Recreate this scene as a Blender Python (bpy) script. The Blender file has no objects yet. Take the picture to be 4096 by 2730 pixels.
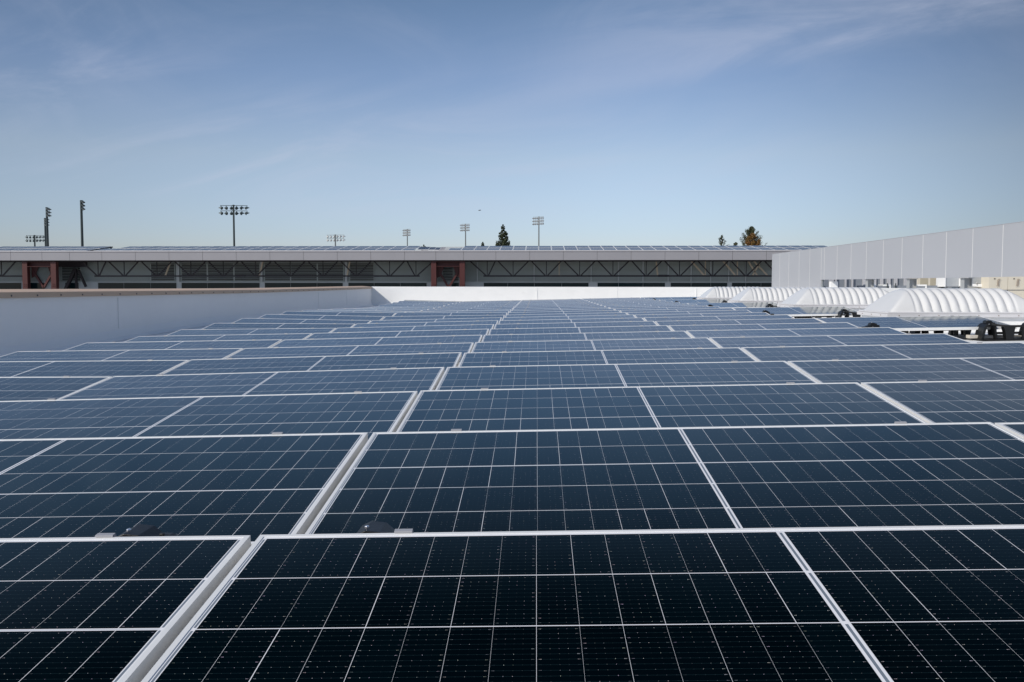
import bpy, math, random
from mathutils import Vector, Matrix, noise

R = math.radians
C = bpy.context.scene.collection
scene = bpy.context.scene
ZC = 0.82                                   # eye height above the roof membrane

# ------------------------------------------------------------------ camera
PITCH, YAW = R(3.4186), R(1.565)
cam_data = bpy.data.cameras.new("camera")
cam = bpy.data.objects.new("camera", cam_data)
C.objects.link(cam)
cam.location = (0, 0, ZC)
cam.rotation_euler = (math.pi / 2 - PITCH, 0, YAW)
cam_data.sensor_width = 36.0
cam_data.lens = 3800 / 4096 * 36
cam_data.clip_start = 0.05
cam_data.clip_end = 8000
scene.camera = cam

# ------------------------------------------------------------------ light
SUN = Vector((-1.19, -0.90, 1.0)).normalized()
SUN_EL = math.asin(SUN.z)
SUN_AZ = math.atan2(SUN.x, SUN.y)
world = bpy.data.worlds.new("World")
scene.world = world
world.use_nodes = True
sun_d = bpy.data.lights.new("sun", 'SUN')
sun_d.energy = 3.7
sun_d.angle = R(0.53)
sun_d.color = (1.0, 0.945, 0.85)
sun = bpy.data.objects.new("sun", sun_d)
C.objects.link(sun)
sun.rotation_euler = SUN.to_track_quat('Z', 'Y').to_euler()
sun.location = (-20, -20, 30)
scene.view_settings.view_transform = 'Standard'
scene.view_settings.look = 'None'
scene.view_settings.exposure = 0.0
scene.view_settings.gamma = 1.0


class NT:
    """tiny node-tree helper"""
    def __init__(s, tree):
        s.t = tree

    def n(s, typ, **kw):
        nd = s.t.nodes.new(typ)
        for k, v in kw.items():
            setattr(nd, k, v)
        return nd

    def put(s, sock, v):
        if v is None:
            return
        if hasattr(v, 'is_linked'):
            s.t.links.new(v, sock)
        else:
            sock.default_value = v

    def m(s, op, a, b=None, c=None, clamp=False):
        nd = s.n('ShaderNodeMath', operation=op, use_clamp=clamp)
        for i, v in enumerate((a, b, c)):
            s.put(nd.inputs[i], v)
        return nd.outputs[0]

    def mix(s, f, a, b, kind='MIX'):
        nd = s.n('ShaderNodeMix', data_type='RGBA', blend_type=kind)
        s.put(nd.inputs[0], f)
        for i, v in ((6, a), (7, b)):
            s.put(nd.inputs[i], (*v, 1) if isinstance(v, tuple) and len(v) == 3 else v)
        return nd.outputs[2]

    def ramp(s, v, a, b, c=0.0, d=1.0):
        nd = s.n('ShaderNodeMapRange', interpolation_type='SMOOTHSTEP')
        s.put(nd.inputs[0], v)
        for i, x in enumerate((a, b, c, d)):
            nd.inputs[i + 1].default_value = x
        return nd.outputs[0]

    def noise(s, vec, scale, detail=4, rough=.5, dist=0.0):
        nd = s.n('ShaderNodeTexNoise')
        s.put(nd.inputs['Vector'], vec)
        nd.inputs['Scale'].default_value = scale
        nd.inputs['Detail'].default_value = detail
        nd.inputs['Roughness'].default_value = rough
        nd.inputs['Distortion'].default_value = dist
        return nd.outputs[0]

    def comb(s, x, y, z=0.0):
        nd = s.n('ShaderNodeCombineXYZ')
        for i, v in enumerate((x, y, z)):
            s.put(nd.inputs[i], v)
        return nd.outputs[0]


def build_world():
    nt = world.node_tree
    nt.nodes.clear()
    k = NT(nt)
    out = k.n('ShaderNodeOutputWorld')
    bg = k.n('ShaderNodeBackground')
    bg.inputs[1].default_value = 0.10
    sky = k.n('ShaderNodeTexSky', sky_type='NISHITA')
    sky.sun_disc = False
    sky.sun_elevation = SUN_EL
    sky.sun_rotation = SUN_AZ % (2 * math.pi)
    sky.altitude = 0
    sky.air_density = 1.0
    sky.dust_density = 0.6
    sky.ozone_density = 1.6
    # thin cirrus, laid out by compass direction
    tc = k.n('ShaderNodeTexCoord')
    sp = k.n('ShaderNodeSeparateXYZ')
    nt.links.new(tc.outputs['Generated'], sp.inputs[0])
    x, y, z = sp.outputs
    yy = k.m('ADD', k.m('ABSOLUTE', y), 0.08)
    a = k.m('DIVIDE', x, yy)
    b = k.m('DIVIDE', z, yy)
    ang = R(10)
    u = k.m('ADD', k.m('MULTIPLY', a, math.cos(ang)), k.m('MULTIPLY', b, math.sin(ang)))
    v = k.m('SUBTRACT', k.m('MULTIPLY', b, math.cos(ang)), k.m('MULTIPLY', a, math.sin(ang)))
    n1 = k.noise(k.comb(k.m('MULTIPLY', u, 3.0), k.m('MULTIPLY', v, 17.0), 1.3), 1.0, 9, .62, .9)
    n2 = k.noise(k.comb(k.m('MULTIPLY', a, 5.0), k.m('MULTIPLY', b, 9.0), 4.1), 1.0, 9, .6, 1.4)
    n3 = k.noise(k.comb(k.m('MULTIPLY', u, 4.2), k.m('MULTIPLY', v, 13.0), 7.7), 1.0, 9, .62, 1.0)
    # broad band rising to the right with a crisper lower edge
    t = k.m('SUBTRACT', b, k.m('ADD', k.m('MULTIPLY', a, .165), .165))
    band = k.m('MULTIPLY', k.m('MULTIPLY', k.ramp(t, -.004, .02), k.ramp(t, .02, .14, 1, 0)), k.ramp(a, -.12, .2))

    def blob(ca, cb, ra, rb):
        d = k.m('ADD', k.m('POWER', k.m('DIVIDE', k.m('SUBTRACT', a, ca), ra), 2.0),
                k.m('POWER', k.m('DIVIDE', k.m('SUBTRACT', b, cb), rb), 2.0))
        return k.m('POWER', 2.718, k.m('MULTIPLY', d, -1.0))
    left = k.m('MULTIPLY', blob(-.45, .205, .17, .055), k.ramp(n3, .42, .68))
    mid = k.m('MULTIPLY', blob(-.17, .12, .32, .05), k.ramp(n1, .42, .72))
    rt = k.m('MULTIPLY', band, k.m('ADD', k.m('MULTIPLY', k.ramp(n1, .36, .70), .85), .18))
    gen = k.m('MULTIPLY', k.ramp(n2, .35, .8), k.ramp(b, .05, .3))
    dens = k.m('ADD', k.m('ADD', k.m('MULTIPLY', left, .20), k.m('MULTIPLY', mid, .40)),
               k.m('ADD', k.m('MULTIPLY', rt, .34), k.m('MULTIPLY', gen, .12)), clamp=True)
    rmp = k.n('ShaderNodeValToRGB')
    els = rmp.color_ramp.elements
    stops = [(0.0, (1.00, 1.06, 1.42)), (.057, (1.02, 1.07, 1.36)), (.13, (1.19, 1.11, 1.19)), (.21, (.97, .96, 1.09)), (.285, (.79, .83, .92)), (.55, (.78, .82, .92)), (.9, (1.7, 1.65, 1.55))]
    els[0].position, els[0].color = stops[0][0], (*[q / 2 for q in stops[0][1]], 1)
    els[1].position, els[1].color = stops[-1][0], (*[q / 2 for q in stops[-1][1]], 1)
    for p_, c_ in stops[1:-1]:
        e_ = els.new(p_)
        e_.color = (*[q / 2 for q in c_], 1)
    k.put(rmp.inputs[0], z)
    skyc = k.mix(1.0, sky.outputs[0], k.mix(1.0, rmp.outputs[0], (2.0, 2.0, 2.0), 'MULTIPLY'), 'MULTIPLY')
    side = k.m('MULTIPLY', k.m('ADD', k.ramp(a, .04, .66, 0, .60), k.ramp(a, -.6, -.2, .15, 0)), k.ramp(y, 0.0, .5))
    skyc = k.mix(side, skyc, (0.0, 0.0, 0.0))
    col = k.mix(dens, skyc, CLOUD)
    nt.links.new(col, bg.inputs[0])
    nt.links.new(bg.outputs[0], out.inputs[0])


CLOUD = (5.6, 6.0, 7.4)
build_world()

# ------------------------------------------------------------------ measuring
cF = Vector((-math.sin(YAW) * math.cos(PITCH), math.cos(YAW) * math.cos(PITCH), -math.sin(PITCH)))
cR = Vector((math.cos(YAW), math.sin(YAW), 0))
cU = cR.cross(cF)


def at(px, py, D):
    """point of the place at survey reading (px, py) and distance D"""
    v = cF + cR * ((px - 2048) / 3800) + cU * ((1365 - py) / 3800)
    v = v / v.y * D
    return Vector((v.x, D, v.z + ZC))


def to_px(p):
    d = Vector(p) - Vector((0, 0, ZC))
    w = d.dot(cF)
    if w <= 0.05:
        return None
    return 2048 + 3800 * d.dot(cR) / w, 1365 - 3800 * d.dot(cU) / w


# ------------------------------------------------------------------ materials
def mat(name):
    m = bpy.data.materials.new(name)
    m.use_nodes = True
    b = m.node_tree.nodes['Principled BSDF']
    return m, NT(m.node_tree), b


def plain(name, col, rough=.5, metal=0.0, ior=1.45, var=0.08, scale=6.0, bump=0.0, bscale=40.0, spec=None):
    """a colour with low-contrast weathering, and optional grain"""
    m, k, b = mat(name)
    tc = k.n('ShaderNodeTexCoord')
    vec = tc.outputs['Object']
    n1 = k.noise(vec, scale, 6, .6)
    n2 = k.noise(vec, scale * 7, 3, .5)
    f = k.m('ADD', k.m('MULTIPLY', n1, .7), k.m('MULTIPLY', n2, .3))
    lo = tuple(c * (1 - var * 1.6) for c in col)
    hi = tuple(min(1, c * (1 + var * 1.6)) for c in col)
    k.put(b.inputs['Base Color'], k.mix(f, lo, hi))
    b.inputs['Roughness'].default_value = rough
    k.put(b.inputs['Roughness'], k.ramp(n1, 0, 1, max(.03, rough - .07), min(1, rough + .07)))
    b.inputs['Metallic'].default_value = metal
    b.inputs['IOR'].default_value = ior
    if spec is not None:
        b.inputs['Specular IOR Level'].default_value = spec
    if bump:
        bp = k.n('ShaderNodeBump')
        bp.inputs['Strength'].default_value = bump
        bp.inputs['Distance'].default_value = .01
        k.put(bp.inputs['Height'], k.noise(vec, bscale, 4, .6))
        k.put(b.inputs['Normal'], bp.outputs[0])
    return m


def make_laminate(name, thick_after, fine=True):
    """solar glass over black third-cut cells: 5 strings of 2 x 15 cells"""
    m, k, b = mat(name)
    uv = k.n('ShaderNodeUVMap')
    sp = k.n('ShaderNodeSeparateXYZ')
    k.t.links.new(uv.outputs[0], sp.inputs[0])
    u, v = sp.outputs[0], sp.outputs[1]
    oi = k.n('ShaderNodeObjectInfo')
    rnd = oi.outputs['Random']
    half = k.m('ABSOLUTE', k.m('SUBTRACT', u, 1.096))
    side = k.m('GREATER_THAN', u, 1.096)
    ul = k.m('SUBTRACT', half, .0080)
    PU, PV = .0712, .2124
    cu = k.m('DIVIDE', ul, PU)
    iu = k.m('FLOOR', cu)
    fu = k.m('MULTIPLY', k.m('SUBTRACT', cu, iu), PU)
    vl = k.m('SUBTRACT', v, .0195)
    cv = k.m('DIVIDE', vl, PV)
    iv = k.m('FLOOR', cv)
    fv = k.m('MULTIPLY', k.m('SUBTRACT', cv, iv), PV)
    inu = k.m('MULTIPLY', k.m('GREATER_THAN', ul, 0.0), k.m('LESS_THAN', ul, PU * 15))
    inv = k.m('MULTIPLY', k.m('GREATER_THAN', vl, 0.0), k.m('LESS_THAN', vl, PV * 5))
    # gaps between cells of a string: each a little different
    wn = k.n('ShaderNodeTexWhiteNoise', noise_dimensions='3D')
    k.put(wn.inputs['Vector'], k.comb(k.m('ADD', k.m('ROUND', cu), k.m('MULTIPLY', side, 40.0)), iv, k.m('MULTIPLY', rnd, 91.0)))
    wu = k.m('ADD', k.m('MULTIPLY', k.m('POWER', wn.outputs[0], 1.5), .00060), .00012)
    du = k.m('MINIMUM', fu, k.m('SUBTRACT', PU, fu))
    lu = k.m('LESS_THAN', du, wu)
    # gaps between strings
    dv = k.m('MINIMUM', fv, k.m('SUBTRACT', PV, fv))
    rv = k.m('ROUND', cv)
    isth = k.m('COMPARE', rv, float(thick_after), .25)
    wv = k.m('ADD', k.m('MULTIPLY', isth, .0026), .0015)
    lv = k.m('LESS_THAN', dv, wv)
    cell = k.m('MULTIPLY', k.m('MULTIPLY', inu, inv), k.m('MULTIPLY', k.m('SUBTRACT', 1.0, lu), k.m('SUBTRACT', 1.0, lv)))
    # ribbons lying on the white sheet: down the middle band, at both ends, along the thick gap
    rib_mid = k.m('LESS_THAN', half, .0027)
    e = k.m('SUBTRACT', half, .0080 + PU * 15)
    rib_end = k.m('MULTIPLY', k.m('GREATER_THAN', e, .0018), k.m('LESS_THAN', e, .0062))
    rib_th = k.m('MULTIPLY', k.m('MULTIPLY', isth, k.m('LESS_THAN', dv, .0014)), inu)
    brk = k.m('GREATER_THAN', dv, .0055)
    rib = k.m('MAXIMUM', k.m('MULTIPLY', k.m('MULTIPLY', k.m('MAXIMUM', rib_mid, rib_end), inv), brk), k.m('MULTIPLY', rib_th, .45))
    # wires across each cell and their solder pads
    NB = 12
    bb = k.m('MULTIPLY', k.m('SUBTRACT', fv, .0031), NB / (PV - .0062))
    ib = k.m('FLOOR', bb)
    db = k.m('ABSOLUTE', k.m('SUBTRACT', k.m('SUBTRACT', bb, ib), .5))
    wire = k.m('LESS_THAN', db, .019)
    pp = k.m('DIVIDE', fu, PU / 5)
    ip = k.m('FLOOR', pp)
    dp = k.m('ABSOLUTE', k.m('SUBTRACT', k.m('SUBTRACT', pp, ip), .5))
    pad = k.m('MULTIPLY', k.m('LESS_THAN', dp, .040), k.m('LESS_THAN', db, .033))
    pe = k.m('MULTIPLY', k.m('MULTIPLY', k.m('GREATER_THAN', du, .0035), k.m('LESS_THAN', du, .0075)), k.m('LESS_THAN', db, .032))
    w2 = k.n('ShaderNodeTexWhiteNoise', noise_dimensions='4D')
    k.put(w2.inputs['Vector'], k.comb(k.m('ADD', k.m('MULTIPLY', iu, 5.0), ip), k.m('ADD', k.m('MULTIPLY', iv, 12.0), ib), side))
    k.put(w2.inputs['W'], k.m('MULTIPLY', rnd, 77.0))
    glint = k.m('MULTIPLY', k.m('POWER', w2.outputs[0], 4.0), .8)
    padk = k.m('MULTIPLY', k.m('MAXIMUM', pad, k.m('MULTIPLY', pe, .5)), k.m('ADD', k.m('MULTIPLY', glint, .85), .035))
    vc = tuple
    wcell = k.n('ShaderNodeTexWhiteNoise', noise_dimensions='4D')
    k.put(wcell.inputs['Vector'], k.comb(iu, iv, side))
    k.put(wcell.inputs['W'], k.m('MULTIPLY', rnd, 33.0))
    cellc = k.mix(wcell.outputs[0], (.0004, .0024, .0042), (.0006, .0036, .0060))
    if fine:
        cellc = k.mix(k.m('MULTIPLY', wire, .75), cellc, (.016, .034, .042))
        padc = k.mix(.72, w2.outputs[1], (.80, .90, .95))
        cellc = k.mix(k.m('MINIMUM', padk, 1.0), cellc, padc)
    tc = k.n('ShaderNodeTexCoord')
    sheet = k.mix(rib, (.70, .70, .725), (.16, .19, .23))
    col = k.mix(cell, sheet, cellc)
    dust = k.noise(k.comb(k.m('ADD', u, k.m('MULTIPLY', rnd, 50.0)), v), 3.0, 6, .65)
    dst = k.ramp(dust, .55, .85, 0, .004)
    col = k.mix(dst, col, (.45, .43, .40))
    k.put(b.inputs['Base Color'], col)
    # anti-reflective glass: almost none straight on, rising steeply towards grazing angles
    b.inputs['Specular IOR Level'].default_value = 0.0
    b.inputs['Roughness'].default_value = .6
    lw = k.n('ShaderNodeLayerWeight')
    lw.inputs['Blend'].default_value = .5
    fr = k.m('MULTIPLY', k.ramp(lw.outputs['Facing'], .57, .95, 0, .61), k.m('ADD', k.m('MULTIPLY', cell, .54), .46))
    gl = k.n('ShaderNodeBsdfGlossy')
    coat = k.mix(k.ramp(lw.outputs['Facing'], .70, .87), (.82, .98, .94), (.93, .965, .97))
    k.put(gl.inputs['Color'], k.mix(1.0, coat, k.mix(wcell.outputs[0], (.93, .93, .94), (1.0, 1.0, 1.0)), 'MULTIPLY'))
    k.put(gl.inputs['Roughness'], k.ramp(dust, .3, .8, .05, .12))
    mx = k.n('ShaderNodeMixShader')
    k.put(mx.inputs[0], fr)
    k.t.links.new(b.outputs[0], mx.inputs[1])
    k.t.links.new(gl.outputs[0], mx.inputs[2])
    k.t.links.new(mx.outputs[0], k.t.nodes['Material Output'].inputs[0])
    return m


M = {}
M['lam_two'] = make_laminate('solar_glass_two_three', 2)
M['lam_three'] = make_laminate('solar_glass_three_two', 3)
M['alu'] = plain('anodised_aluminium', (.775, .77, .755), .38, .15, var=.05, scale=3)
M['clamp'] = plain('clamp_aluminium', (.34, .34, .36), .45, .1, var=.06, scale=20)
M['black'] = plain('black_plastic', (.006, .0065, .007), .45, var=.25, scale=9, bump=.12, bscale=160)
M['steelbolt'] = plain('bolt_steel', (.75, .75, .76), .25, .9)
M['membrane'] = None
M['coping'] = plain('tan_coping', (.52, .375, .27), .55, var=.05, scale=2.0)
M['bolt_dark'] = plain('dark_fastener', (.10, .095, .09), .5)
M['dome'] = plain('milky_acrylic', (.615, .612, .605), .24, var=.015, scale=2)
M['flange'] = plain('mill_aluminium', (.62, .61, .62), .42, .08, var=.07, scale=3)
M['white'] = plain('white_paint', (.78, .78, .77), .5, var=.03, scale=3)
M['screen'] = plain('grey_cladding', (.365, .375, .40), .42, var=.02, scale=.6, bump=.03, bscale=2.0)
M['joint'] = plain('pale_joint', (.75, .73, .70), .5, var=.03)
M['galv'] = plain('galvanised_post', (.40, .41, .41), .5, .3, var=.12, scale=9)
M['fascia'] = plain('grey_fascia', (.292, .285, .303), .45, var=.05, scale=.5)
M['flash'] = plain('pale_flashing', (.39, .38, .40), .45, var=.05, scale=.5)
M['gap'] = plain('dark_joint', (.10, .085, .07), .7)
M['siding'] = plain('green_grey_siding', (.40, .44, .43), .55, var=.06, scale=.5)
M['groove'] = plain('dark_siding_groove', (.10, .115, .112), .7)  # dark tone for the painted shade between siding laps
M['pier'] = plain('grey_pier', (.42, .45, .46), .55, var=.05, scale=.6)
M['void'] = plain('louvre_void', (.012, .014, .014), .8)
M['soffit'] = plain('tan_soffit', (.36, .28, .20), .7, var=.05)
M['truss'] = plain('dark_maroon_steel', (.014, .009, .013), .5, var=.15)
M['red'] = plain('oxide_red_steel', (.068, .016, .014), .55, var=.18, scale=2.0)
M['tan'] = plain('tan_brace', (.52, .43, .32), .6)
M['metalroof'] = plain('grey_roof_sheet', (.30, .30, .31), .5, var=.06, scale=.3)
M['dglass'] = plain('dark_window_glass', (.006, .020, .024), .05, var=.3, scale=.4, ior=1.30)
M['polegreen'] = plain('dark_green_pole', (.030, .042, .044), .5, .2, var=.1)
M['polegrey'] = plain('grey_steel_pole', (.16, .17, .17), .5, .3, var=.1)
M['lampdark'] = plain('dark_lamp_housing', (.045, .062, .064), .45, .2, var=.15)
M['lamppale'] = plain('pale_lamp_housing', (.55, .55, .53), .4, .3, var=.1)
M['visor'] = plain('white_visor', (.70, .69, .66), .4)
M['cream'] = plain('cream_cabinet', (.60, .55, .45), .5, var=.03, scale=2)
M['creamdark'] = plain('cream_groove', (.36, .32, .23), .6)
M['duct'] = plain('galvanised_duct', (.40, .42, .44), .4, .4, var=.12, scale=4)
M['bluegrey'] = plain('blue_grey_sheet', (.20, .22, .25), .5, var=.06)
M['lightgrey'] = plain('light_grey_sheet', (.45, .45, .47), .5, var=.05)
M['rust'] = plain('rusty_pin', (.16, .09, .05), .7)
M['block'] = plain('concrete_block', (.50, .46, .40), .9, var=.12, scale=30, bump=.3, bscale=90)
M['ground'] = plain('concrete_yard', (.33, .34, .345), .9, var=.2, scale=.4)
M['bark'] = plain('bark', (.07, .05, .035), .9, var=.2, scale=8)
M['bird'] = plain('grey_feathers', (.16, .17, .18), .8)


def membrane(name, col, seam_x=None):
    m, k, b = mat(name)
    tc = k.n('ShaderNodeTexCoord')
    vec = tc.outputs['Object']
    n1 = k.noise(vec, .35, 5, .6)
    n2 = k.noise(vec, 3.5, 5, .6)
    n3 = k.noise(vec, 40, 2, .5)
    f = k.m('ADD', k.m('MULTIPLY', n1, .5), k.m('ADD', k.m('MULTIPLY', n2, .35), k.m('MULTIPLY', n3, .15)))
    c0 = k.mix(f, tuple(c * .90 for c in col), tuple(min(1, c * 1.06) for c in col))
    stain = k.ramp(k.noise(vec, 1.1, 7, .7, .6), .60, .78, 0, .28)
    c0 = k.mix(stain, c0, (.52, .50, .46))
    k.put(b.inputs['Base Color'], c0)
    b.inputs['Roughness'].default_value = .6
    bp = k.n('ShaderNodeBump')
    bp.inputs['Strength'].default_value = .25
    bp.inputs['Distance'].default_value = .02
    k.put(bp.inputs['Height'], k.m('ADD', k.m('MULTIPLY', n2, 1.0), k.m('MULTIPLY', n3, .05)))
    k.put(b.inputs['Normal'], bp.outputs[0])
    return m


M['membrane'] = membrane('white_membrane', (.78, .78, .78))
M['wallskin'] = membrane('white_wall_membrane', (.875, .865, .85))  # left wall's copy, coloured paler to make up for its shade
M['wallskin_back'] = membrane('white_end_wall_membrane', (.785, .78, .765))  # end wall's copy, colour dimmed to hold down the direct sun


def leafmat(name, a, b_, c=None):
    m, k, b = mat(name)
    oi = k.n('ShaderNodeTexCoord')
    n1 = k.noise(oi.outputs['Object'], .9, 3, .5)
    n2 = k.noise(oi.outputs['Object'], 4.0, 2, .5)
    f = k.ramp(k.m('ADD', k.m('MULTIPLY', n1, .65), k.m('MULTIPLY', n2, .35)), .35, .65)
    k.put(b.inputs['Base Color'], k.mix(f, a, b_))
    b.inputs['Roughness'].default_value = .6
    return m


M['leaf_dark'] = leafmat('dark_conifer_leaf', (.014, .030, .013), (.046, .054, .018))
M['leaf_pine'] = leafmat('pine_needle', (.024, .038, .020), (.064, .068, .026))
M['leaf_rust'] = leafmat('rust_leaf', (.15, .058, .010), (.16, .095, .014))
M['leaf_olive'] = leafmat('olive_leaf', (.035, .045, .022), (.075, .075, .035))


# ------------------------------------------------------------------ mesh helpers
class MB:
    def __init__(s):
        s.v, s.f, s.mi, s.uv = [], [], [], None

    def face(s, pts, mi=0):
        i = len(s.v)
        s.v += [tuple(p) for p in pts]
        s.f.append(tuple(range(i, i + len(pts))))
        s.mi.append(mi)

    def hexa(s, p, mi=0):
        """8 corners: bottom 4 ccw, top 4 ccw"""
        i = len(s.v)
        s.v += [tuple(q) for q in p]
        for q in ((3, 2, 1, 0), (4, 5, 6, 7), (0, 1, 5, 4), (1, 2, 6, 5), (2, 3, 7, 6), (3, 0, 4, 7)):
            s.f.append(tuple(i + j for j in q))
            s.mi.append(mi)

    def box(s, x0, x1, y0, y1, z0, z1, mi=0):
        s.hexa([(x0, y0, z0), (x1, y0, z0), (x1, y1, z0), (x0, y1, z0),
                (x0, y0, z1), (x1, y0, z1), (x1, y1, z1), (x0, y1, z1)], mi)

    def bar(s, a, b, w, d=None, mi=0, up=Vector((0, 1, 0))):
        """square bar from a to b, w across in the plane facing -y, d along up"""
        a, b = Vector(a), Vector(b)
        d = w if d is None else d
        t = (b - a).normalized()
        if abs(t.dot(up)) > .95:
            up = Vector((1, 0, 0))
        n = t.cross(up).normalized()
        q = n.cross(t).normalized()
        n *= w / 2
        q *= d / 2
        s.hexa([a - n - q, a + n - q, a + n + q, a - n + q, b - n - q, b + n - q, b + n + q, b - n + q], mi)

    def tube(s, pts, radii, seg=8, mi=0, cap=True):
        rings = []
        for j, p in enumerate(pts):
            p = Vector(p)
            t = (Vector(pts[min(j + 1, len(pts) - 1)]) - Vector(pts[max(j - 1, 0)])).normalized()
            n = t.cross(Vector((0, 0, 1)))
            if n.length < .05:
                n = t.cross(Vector((1, 0, 0)))
            n.normalize()
            q = t.cross(n)
            i = len(s.v)
            for a in range(seg):
                an = 2 * math.pi * a / seg
                s.v.append(tuple(p + (n * math.cos(an) + q * math.sin(an)) * radii[j]))
            rings.append(i)
        for j in range(len(rings) - 1):
            for a in range(seg):
                b = (a + 1) % seg
                s.f.append((rings[j] + a, rings[j] + b, rings[j + 1] + b, rings[j + 1] + a))
                s.mi.append(mi)
        if cap:
            s.f.append(tuple(rings[0] + a for a in range(seg)))
            s.f.append(tuple(rings[-1] + a for a in reversed(range(seg))))
            s.mi += [mi, mi]

    def prism(s, prof, y0, y1, mi=0):
        """closed profile of (x, z) extruded along y"""
        n = len(prof)
        i = len(s.v)
        s.v += [(x, y0, z) for x, z in prof] + [(x, y1, z) for x, z in prof]
        s.f.append(tuple(i + j for j in range(n)))
        s.f.append(tuple(i + n + j for j in reversed(range(n))))
        s.mi += [mi, mi]
        for j in range(n):
            l = (j + 1) % n
            s.f.append((i + j, i + n + j, i + n + l, i + l))
            s.mi.append(mi)

    def build(s, name, mats, parent=None, smooth=False, bevel=0.0):
        me = bpy.data.meshes.new(name)
        me.from_pydata(s.v, [], s.f)
        if not isinstance(mats, (list, tuple)):
            mats = [mats]
        for m in mats:
            me.materials.append(m)
        if len(mats) > 1:
            me.polygons.foreach_set('material_index', s.mi)
        if smooth:
            me.polygons.foreach_set('use_smooth', [True] * len(me.polygons))
        me.update()
        import bmesh
        bm = bmesh.new()
        bm.from_mesh(me)
        bmesh.ops.recalc_face_normals(bm, faces=bm.faces)
        bm.to_mesh(me)
        bm.free()
        o = bpy.data.objects.new(name, me)
        C.objects.link(o)
        if parent:
            o.parent = parent
        if bevel:
            md = o.modifiers.new('bevel', 'BEVEL')
            md.width = bevel
            md.segments = 2
            md.limit_method = 'ANGLE'
        return o


def thing(name, label, cat, loc=(0, 0, 0), group=None, rz=0.0):
    o = bpy.data.objects.new(name, None)
    C.objects.link(o)
    o.location = loc
    o.rotation_euler = (0, 0, rz)
    o.empty_display_size = .1
    return tag(o, label, cat, group)


def tag(o, label, cat, group=None):
    o['label'] = label
    o['category'] = cat
    if group:
        o['group'] = group
    return o


def copy_tree(o, parent=None):
    c = o.copy()
    C.objects.link(c)
    if parent:
        c.parent = parent
    for ch in list(o.children):
        copy_tree(ch, c)
    return c


ORD = ['first', 'second', 'third', 'fourth', 'fifth', 'sixth', 'seventh', 'eighth', 'ninth', 'tenth', 'eleventh',
       'twelfth', 'thirteenth', 'fourteenth', 'fifteenth', 'sixteenth', 'seventeenth', 'eighteenth', 'nineteenth',
       'twentieth', 'twenty-first', 'twenty-second', 'twenty-third', 'twenty-fourth', 'twenty-fifth']

# ------------------------------------------------------------------ the roof surface
XK = [-5.01, -2.81, -.60, 1.61, 3.81, 6.01]
HT = [
    [.615, .618, .620, .625, .632, .643, .649, .651, .634, .599, .572, .552, .531, .549, .567, .589, .620, .646, .667, .677, .656, .642, .622, .601, .581],
    [.575, .585, .600, .609, .609, .608, .610, .611, .609, .609, .611, .591, .563, .580, .612, .620, .629, .629, .632, .626, .625, .629, .629, .629, .632],
    [.532, .534, .540, .542, .545, .550, .553, .553, .554, .555, .558, .561, .561, .562, .567, .568, .570, .572, .574, .576, .578, .580, .582, .584, .587],
    [.486, .487, .492, .496, .498, .502, .505, .506, .507, .508, .509, .512, .512, .513, .515, .517, .519, .521, .523, .525, .527, .529, .532, .534, .537],
    [.440, .442, .446, .450, .453, .461, .465, .466, .463, .463, .466, .463, .463, .462, .468, .476, .480, .480, .482, .484, .486, .488, .489, .491, .493],
    [.400, .402, .405, .410, .413, .418, .420, .422, .424, .425, .427, .428, .430, .435, .440, .446, .451, .453, .455, .457, .459, .461, .463, .465, .467]]
D0, DP = 1.98, 1.40


def hcol(i, D):
    t = (D - D0) / DP
    if t <= 0:
        return HT[i][0]
    if t >= 24:
        return HT[i][24]
    j = int(t)
    return HT[i][j] + (HT[i][j + 1] - HT[i][j]) * (t - j)


def hh(X, D):
    if X <= XK[0]:
        return hcol(0, D) + .006 * min(1.5, XK[0] - X)
    for i in range(5):
        if X <= XK[i + 1]:
            t = (X - XK[i]) / (XK[i + 1] - XK[i])
            return hcol(i, D) * (1 - t) + hcol(i + 1, D) * t
    return hcol(5, D) - .014 * min(4.0, X - XK[5])


DECK = .27


def roof_z(X, D):
    return ZC - hh(X, D) - DECK


WALL_X, WALL_D = -6.60, 37.55
GROUND = -9.0


def build_roof():
    xs = [-6.9, -6.62, -6.3, -5.9, -5.4] + [XK[0] + (XK[5] - XK[0]) * i / 20 for i in range(21)] + [6.6, 7.3, 8, 9, 10, 12, 15, 19, 24]
    ds = [-8, -4, -1, 1] + [D0 + DP * i / 2 for i in range(1, 51)] + [37.6, 38.0]
    mb = MB()
    W = len(xs)
    for d in ds:
        for x in xs:
            mb.v.append((x, d, roof_z(x, d)))
    for j in range(len(ds) - 1):
        for i in range(W - 1):
            a = j * W + i
            mb.f.append((a, a + 1, a + W + 1, a + W))
            mb.mi.append(0)
    o = mb.build('roof', M['membrane'], smooth=True)
    o['kind'] = 'structure'
    # welded lap seams of the membrane: thin raised strips running along the roof
    s = MB()
    for sx in [6.4 + 1.9 * i for i in range(8)]:
        dd = [2 + 1.2 * i for i in range(30)]
        for a, b in zip(dd[:-1], dd[1:]):
            s.face([(sx, a, roof_z(sx, a) + .006), (sx + .12, a, roof_z(sx + .12, a) + .006),
                    (sx + .12, b, roof_z(sx + .12, b) + .006), (sx, b, roof_z(sx, b) + .006)])
    o2 = s.build('roof_seam', M['membrane'])
    o2['kind'] = 'structure'


build_roof()
g = MB()
g.face([(-3000, -3000, GROUND), (3000, -3000, GROUND), (3000, 5000, GROUND), (-3000, 5000, GROUND)])
go = g.build('ground', M['ground'])
go['kind'] = 'structure'


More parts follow.
